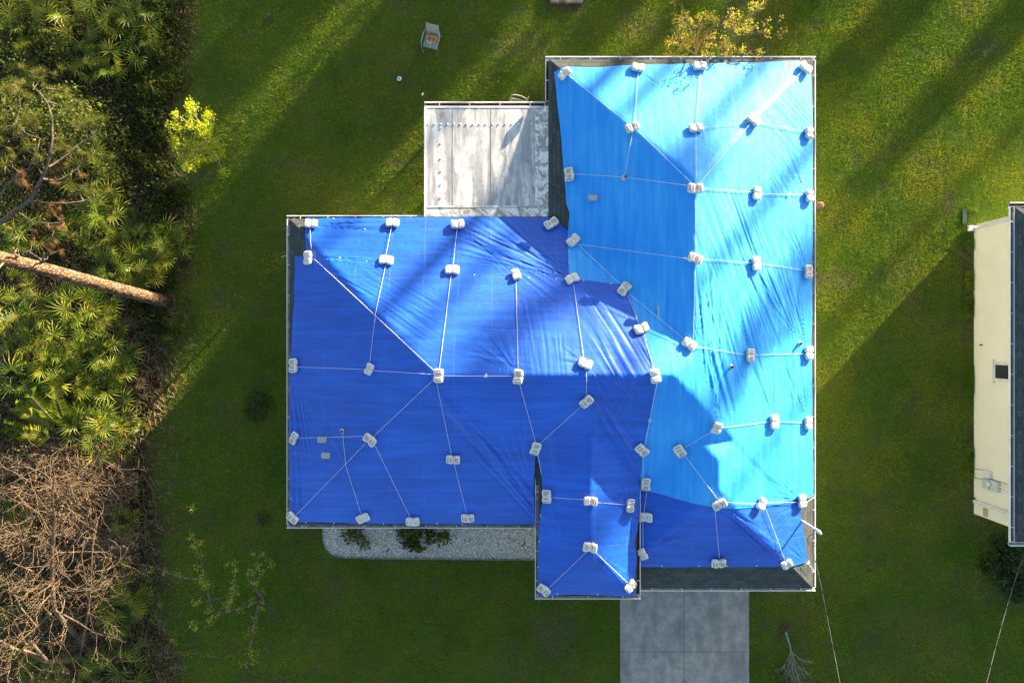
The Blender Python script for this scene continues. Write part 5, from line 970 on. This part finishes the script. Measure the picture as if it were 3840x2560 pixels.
# ---------------------------------------------------------------- garden chairs and the cat
def chair(label, fab, frame):
    e = empty('garden_chair'); tag(e, label, 'garden chair', 'sling chairs on the back lawn')
    def sheet(name, prof, x, m):
        V = []; n_ = len(prof)
        for i_, (y, z) in enumerate(prof):
            for j in range(7): u = j/6*2-1; V.append((x*u, y, z-.035*(1-u*u)*math.sin(math.pi*min(1, i_/(n_-1)))**.5))
        k = len(V); V += [(a, b-.002, c-.008) for a, b, c in V]; F = [(i_*7+j, i_*7+j+1, i_*7+j+8, i_*7+j+7) for i_ in range(n_-1) for j in range(6)]; F += [tuple(k+q for q in f[::-1]) for f in F]
        mk(name, V, np.array(F), m, e, True, True)
    sheet('seat', [(.26, .42), (.24, .445), (.1, .43), (-.1, .405), (-.22, .41)], .235, fab) ; sheet('backrest', [(-.225, .43), (-.26, .55), (-.31, .75), (-.36, .95), (-.37, .99)], .225, fab)
    m = MB()
    for s in (-1, 1): m.tube([(s*.24, .27, .43), (s*.245, .1, .44), (s*.245, -.1, .415), (s*.24, -.22, .42), (s*.235, -.27, .56), (s*.23, -.37, 1.0)], .013, 7)
    m.tube([(-.24, .265, .42), (.24, .265, .42)], .012, 6).tube([(-.23, -.23, .40), (.23, -.23, .40)], .012, 6); m.build('frame', frame, e, True, True)
    for s in (-1, 1): MB().tube([(s*.245, -.29, .62), (s*.27, -.25, .655), (s*.30, -.1, .67), (s*.31, .12, .66), (s*.305, .24, .62), (s*.30, .28, .52), (s*.285, .30, .40)], [.014, .018, .022, .022, .018, .013, .013], 8).build('armrest', frame, e, True, True)
    for s in (-1, 1):
        MB().tube([(s*.285, .30, .40), (s*.28, .34, .2), (s*.27, .38, 0)], .013, 7).build('leg', frame, e, True, True); MB().tube([(s*.24, -.22, .42), (s*.25, -.32, .2), (s*.26, -.40, 0)], .013, 7).build('leg', frame, e, True, True)
    return e
fg = simple('grey_sling', (.34, .36, .37), (.29, .31, .33), 20, .7, .3); fr = simple('grey_frame', (.33, .35, .36), None, 5, .45, .4)
ch = chair('grey sling garden chair on the lawn with a cat asleep on it', fg, fr); x, y, _ = P(1617, 150, .5); ch.location = (x, y, 0); ch.rotation_euler = (0, 0, math.radians(180-14))
tf = simple('tan_sling', (.52, .43, .30), (.46, .38, .27), 20, .7, .3); tfr = simple('cream_frame', (.72, .68, .58), None, 5, .45, .4)
c2 = chair('tan sling garden chair half hidden under the metal patio roof edge', tf, tfr); x, y, _ = P(1940, 384, .6); c2.location = (x, y-.08, 0); c2.rotation_euler = (0, 0, math.radians(78))
# curled cat: one skinned body
n = NB('ginger_fur'); p = n.pos(True); xx, yy, zz = n.sep(p)[:3]
st_ = n.ramp(n.noise(n.scl(p, (34, 9, 9), (0, 0, 0), (0, 0, .5)), 1, 3, .6, .5), [(.42, 0), (.56, 1)])
c = n.mix(st_, (.42, .19, .06), (.66, .38, .17)); w_ = n.math('GREATER_THAN', n.math('ADD', yy, n.math('MULTIPLY', n.noise(p, 14), .04)), .115); n.set(n.mix(w_, c, (.80, .74, .66)), .9, .1).bump(n.noise(p, 90, 3), .5, .01)
ct = bpy.data.meshes.new('cat'); sk = []; ed_ = []
def chain(pts, start=None):
    last = start
    for q in pts: sk.append(q); ed_.append((last, len(sk)-1)) if last is not None else None; last = len(sk)-1
    return last
# y+ = toward the seat front; spine arcs round the back
chain([(.12,.03,.075,.075,.065),(.15,-.03,.08,.08,.07),(.09,-.10,.085,.078,.072),(.0,-.115,.085,.075,.07),(-.09,-.09,.08,.068,.065),(-.135,-.03,.075,.058,.058),(-.14,.03,.08,.048,.045)])
hd = 6; chain([(-.115,.085,.085,.052,.048),(-.085,.115,.07,.026,.022)], hd)
chain([(.0,.0,.06,.07,.055)], 3); b0 = len(sk)-1; chain([(-.02,.07,.045,.03,.03),(-.03,.125,.03,.022,.02)], b0); chain([(.05,.08,.04,.032,.028),(.03,.13,.028,.02,.018),(-.01,.14,.026,.018,.016)], b0)
chain([(.155,.09,.035,.026,.026),(.12,.135,.03,.022,.02),(.06,.16,.028,.018,.016),(.0,.165,.026,.014,.012)], 0)
hdx = 7; chain([(-.155,.085,.12,.014,.008),(-.165,.082,.138,.004,.004)], hdx); chain([(-.105,.055,.13,.014,.008),(-.108,.045,.148,.004,.004)], hdx)
ct.from_pydata([q[:3] for q in sk], ed_, []); co = bpy.data.objects.new('cat', ct); COL.objects.link(co); sm_ = co.modifiers.new('skin', 'SKIN'); 
for i_, q in enumerate(sk): ct.skin_vertices[0].data[i_].radius = (q[3], q[4])
ct.skin_vertices[0].data[0].use_root = True; ss = co.modifiers.new('sub', 'SUBSURF'); ss.levels = ss.render_levels = 2; ct.materials.append(n.m)
co.location = (ch.location.x+.02, ch.location.y+.05, .40); co.rotation_euler = (0, 0, math.radians(180-10)); tag(co, 'ginger and white cat curled up asleep on the grey garden chair', 'cat')
# ---------------------------------------------------------------- small things on the lawn
x, y, _ = P(1498, 298); fz = MB().tube([(x, y, .05), (x, y, .068), (x, y, .075)], [.088, .085, .06], 24).build('frisbee', MAT['trim'], None, True); tag(fz, 'white flying disc with a blue centre lying on the lawn', 'flying disc')
MB().tube([(x, y, .074), (x, y, .079)], [.04, .038], 20).build('blue_centre', simple('blue_print', (.12, .16, .62), None), fz); MB().tube([(x, y, .078), (x, y, .082)], [.016, .014], 12).build('white_centre', MAT['trim'], fz)
x, y, _ = P(3076, 770, .1); s1 = MB().tube([(x, y, 0), (x, y, .1), (x+.01, y, .16), (x+.01, y, .165)], [.16, .13, .12, .06], 14).build('tree_stump', MAT['twig'], None, True); tag(s1, 'small pale cut stump beside the long gutter on the sunny lawn', 'stump')
x, y, _ = P(2123, 0, .1); s2 = MB().box(x-.6, x+.62, y-.1, y+.7, 0, .14).build('stone_slab', bark('weathered_stone', (.06, .055, .05), (.22, .21, .19), (3, 3, 3))); tag(s2, 'weathered grey slab in the grass at the top frame edge', 'slab')
x, y, _ = P(1008, 60, .15); s3 = MB().tube([(x, y, 0), (x, y, .2)], .055, 8).box(x-.07, x+.05, y-.05, y+.06, .2, .24).tube([(x+.01, y-.06, .0), (x-.04, y-.12, .12)], .02, 5).build('short_post', MAT['greybark']); tag(s3, 'short weathered post standing on the shaded lawn near the woods', 'post')
x, y, _ = P(1586, 356); s4 = MB().tube([(x-.03, y-.04, .06), (x+.03, y+.05, .07)], [.03, .025], 8).build('plastic_cup', MAT['trim'], None, True); tag(s4, 'small white plastic cup lying on the lawn above the patio roof', 'cup')
# ---------------------------------------------------------------- trees to the sunny side that throw the long shadows
def wp(u, v, z=0): return (EU.x*u+EV.x*v, EU.y*u+EV.y*v, z)
OAK = []; WORDN = 'first second third fourth fifth sixth seventh eighth ninth tenth eleventh twelfth thirteenth fourteenth fifteenth sixteenth seventeenth eighteenth nineteenth twentieth twenty-first'.split()
def oak(D, v, hc, rv, rh, n_, label):
    x, y, _ = wp(D, v); e = empty('oak_tree', (x, y, 0)); tag(e, label, 'oak tree', 'oak trees beyond the back lawn'); MB().tube([(x, y, 0), (x, y, hc*.6), (x+.2, y, hc)], [.22, .16, .06], 8).build('trunk', MAT['greybark'], e)
    q = rng.normal(size=(n_, 3)); q /= np.linalg.norm(q, axis=1)[:, None]; q *= (rng.random(n_)**.45)[:, None]*(.82+.36*vn(q[:, 0]*2.2+v, q[:, 2]*2.2+q[:, 1], 3))[:, None]
    W_ = np.array([x, y, hc])+q[:, :1]*np.array([[EV.x, EV.y, 0]])*rh+q[:, 1:2]*np.array([[EU.x, EU.y, 0]])*rh*.7+q[:, 2:]*np.array([[0, 0, rv]]); V, F = cards(W_, rng.uniform(.22, .4, n_), .7, .2); mk('crown', V, F, MAT['oakleaf'], e)
def pine(D, v, r, h0, h1, rc, n_, label, lean=0):
    x, y, _ = wp(D, v); e = empty('tall_pine', (x, y, 0)); tag(e, label, 'pine tree', 'tall pines beyond the back lawn'); t2 = wp(D, v+lean, h1)
    MB().tube([(x, y, 0), ((x*.5+t2[0]*.5), (y*.5+t2[1]*.5), h1*.5), t2], [r, r*.8, r*.2], 10).build('trunk', MAT['pinebark'], e)
    z = rng.uniform(h0, h1, n_); cl = rng.normal(size=(n_, 2))*rc*.5; kk = vn(z*1.2+v, cl[:, 0]*1.2, 9) > .4; z = z[kk]; cl = cl[kk]; W_ = np.stack([x+cl[:, 0], y+cl[:, 1], z], 1); V, F = cards(W_, rng.uniform(.2, .38, len(W_)), .6, .2); mk('crown', V, F, MAT['needle'], e)
#        D   v    hc   rv   rh
OAKS = ((55,-24.6,5.4,4.2,2.3,3500),(56,-21.6,5.3,4.2,2.1,3600),(55,-18.9,5.3,4.2,1.9,3600),(56.5,-16.6,5.3,4.4,1.8,3400),(55,-14.7,5.3,4.15,1.5,3400),(57,-11.2,5.6,4.5,1.1,4200),(55.5,-9.5,6.0,4.7,1.4,5200),(53,-10.2,7.6,1.8,1.3,2600),(54,-12.7,8.75,.85,.9,800),(54,-7.4,8.3,.65,.9,800),(57,-12.7,3.3,3.1,.7,1200),(56.5,-7.4,3.1,2.9,.8,1300),(56,-5.6,4.6,3.5,.75,1900),
  (52,-1.0,3.2,2.5,1.05,1900),(55,2.1,3.4,2.7,.75,1600),(50,5.6,3.0,2.2,.8,1500),(56,-3.6,2.6,2.2,.9,900),(52,8.6,2.6,1.9,.7,900),(57,3.6,2.2,2.4,.8,900))
OV = [q[1] for q in OAKS]
for D, v, hc, rv, rh, n_ in OAKS:
    OAK.append(v); oak(D, v, hc, rv, rh, n_, 'dense dark green oak beyond the back lawn, '+WORDN[sum(1 for q in OAKS if (q[1], q[0]) < (v, D))]+' counted from the woods side')
PINES = ((88,-2.5,.28,20,26,2.0,1500,.2),(84,-3.95,.42,22,27,2.0,1500,.5),(92,.3,.10,15.7,18.6,1.1,700,0),(86,-6.9,.25,21,26,1.5,900,.3),(86,5.7,.22,13.0,17.2,1.0,1500,.5),(98,2.3,.34,19,26,1.8,1200,1.1),(90,-.5,.34,16.4,22,.9,700,.5),(85,8.4,.2,19,25,1.6,900,0))
PV = [q[1] for q in PINES]
for D, v, r, h0, h1, rc, n_, ln in PINES:
    pine(D, v, r, h0, h1, rc, n_, 'tall slender pine beyond the back lawn, '+WORDN[sum(1 for q in PV if q < v)]+' counted from the woods side', ln)
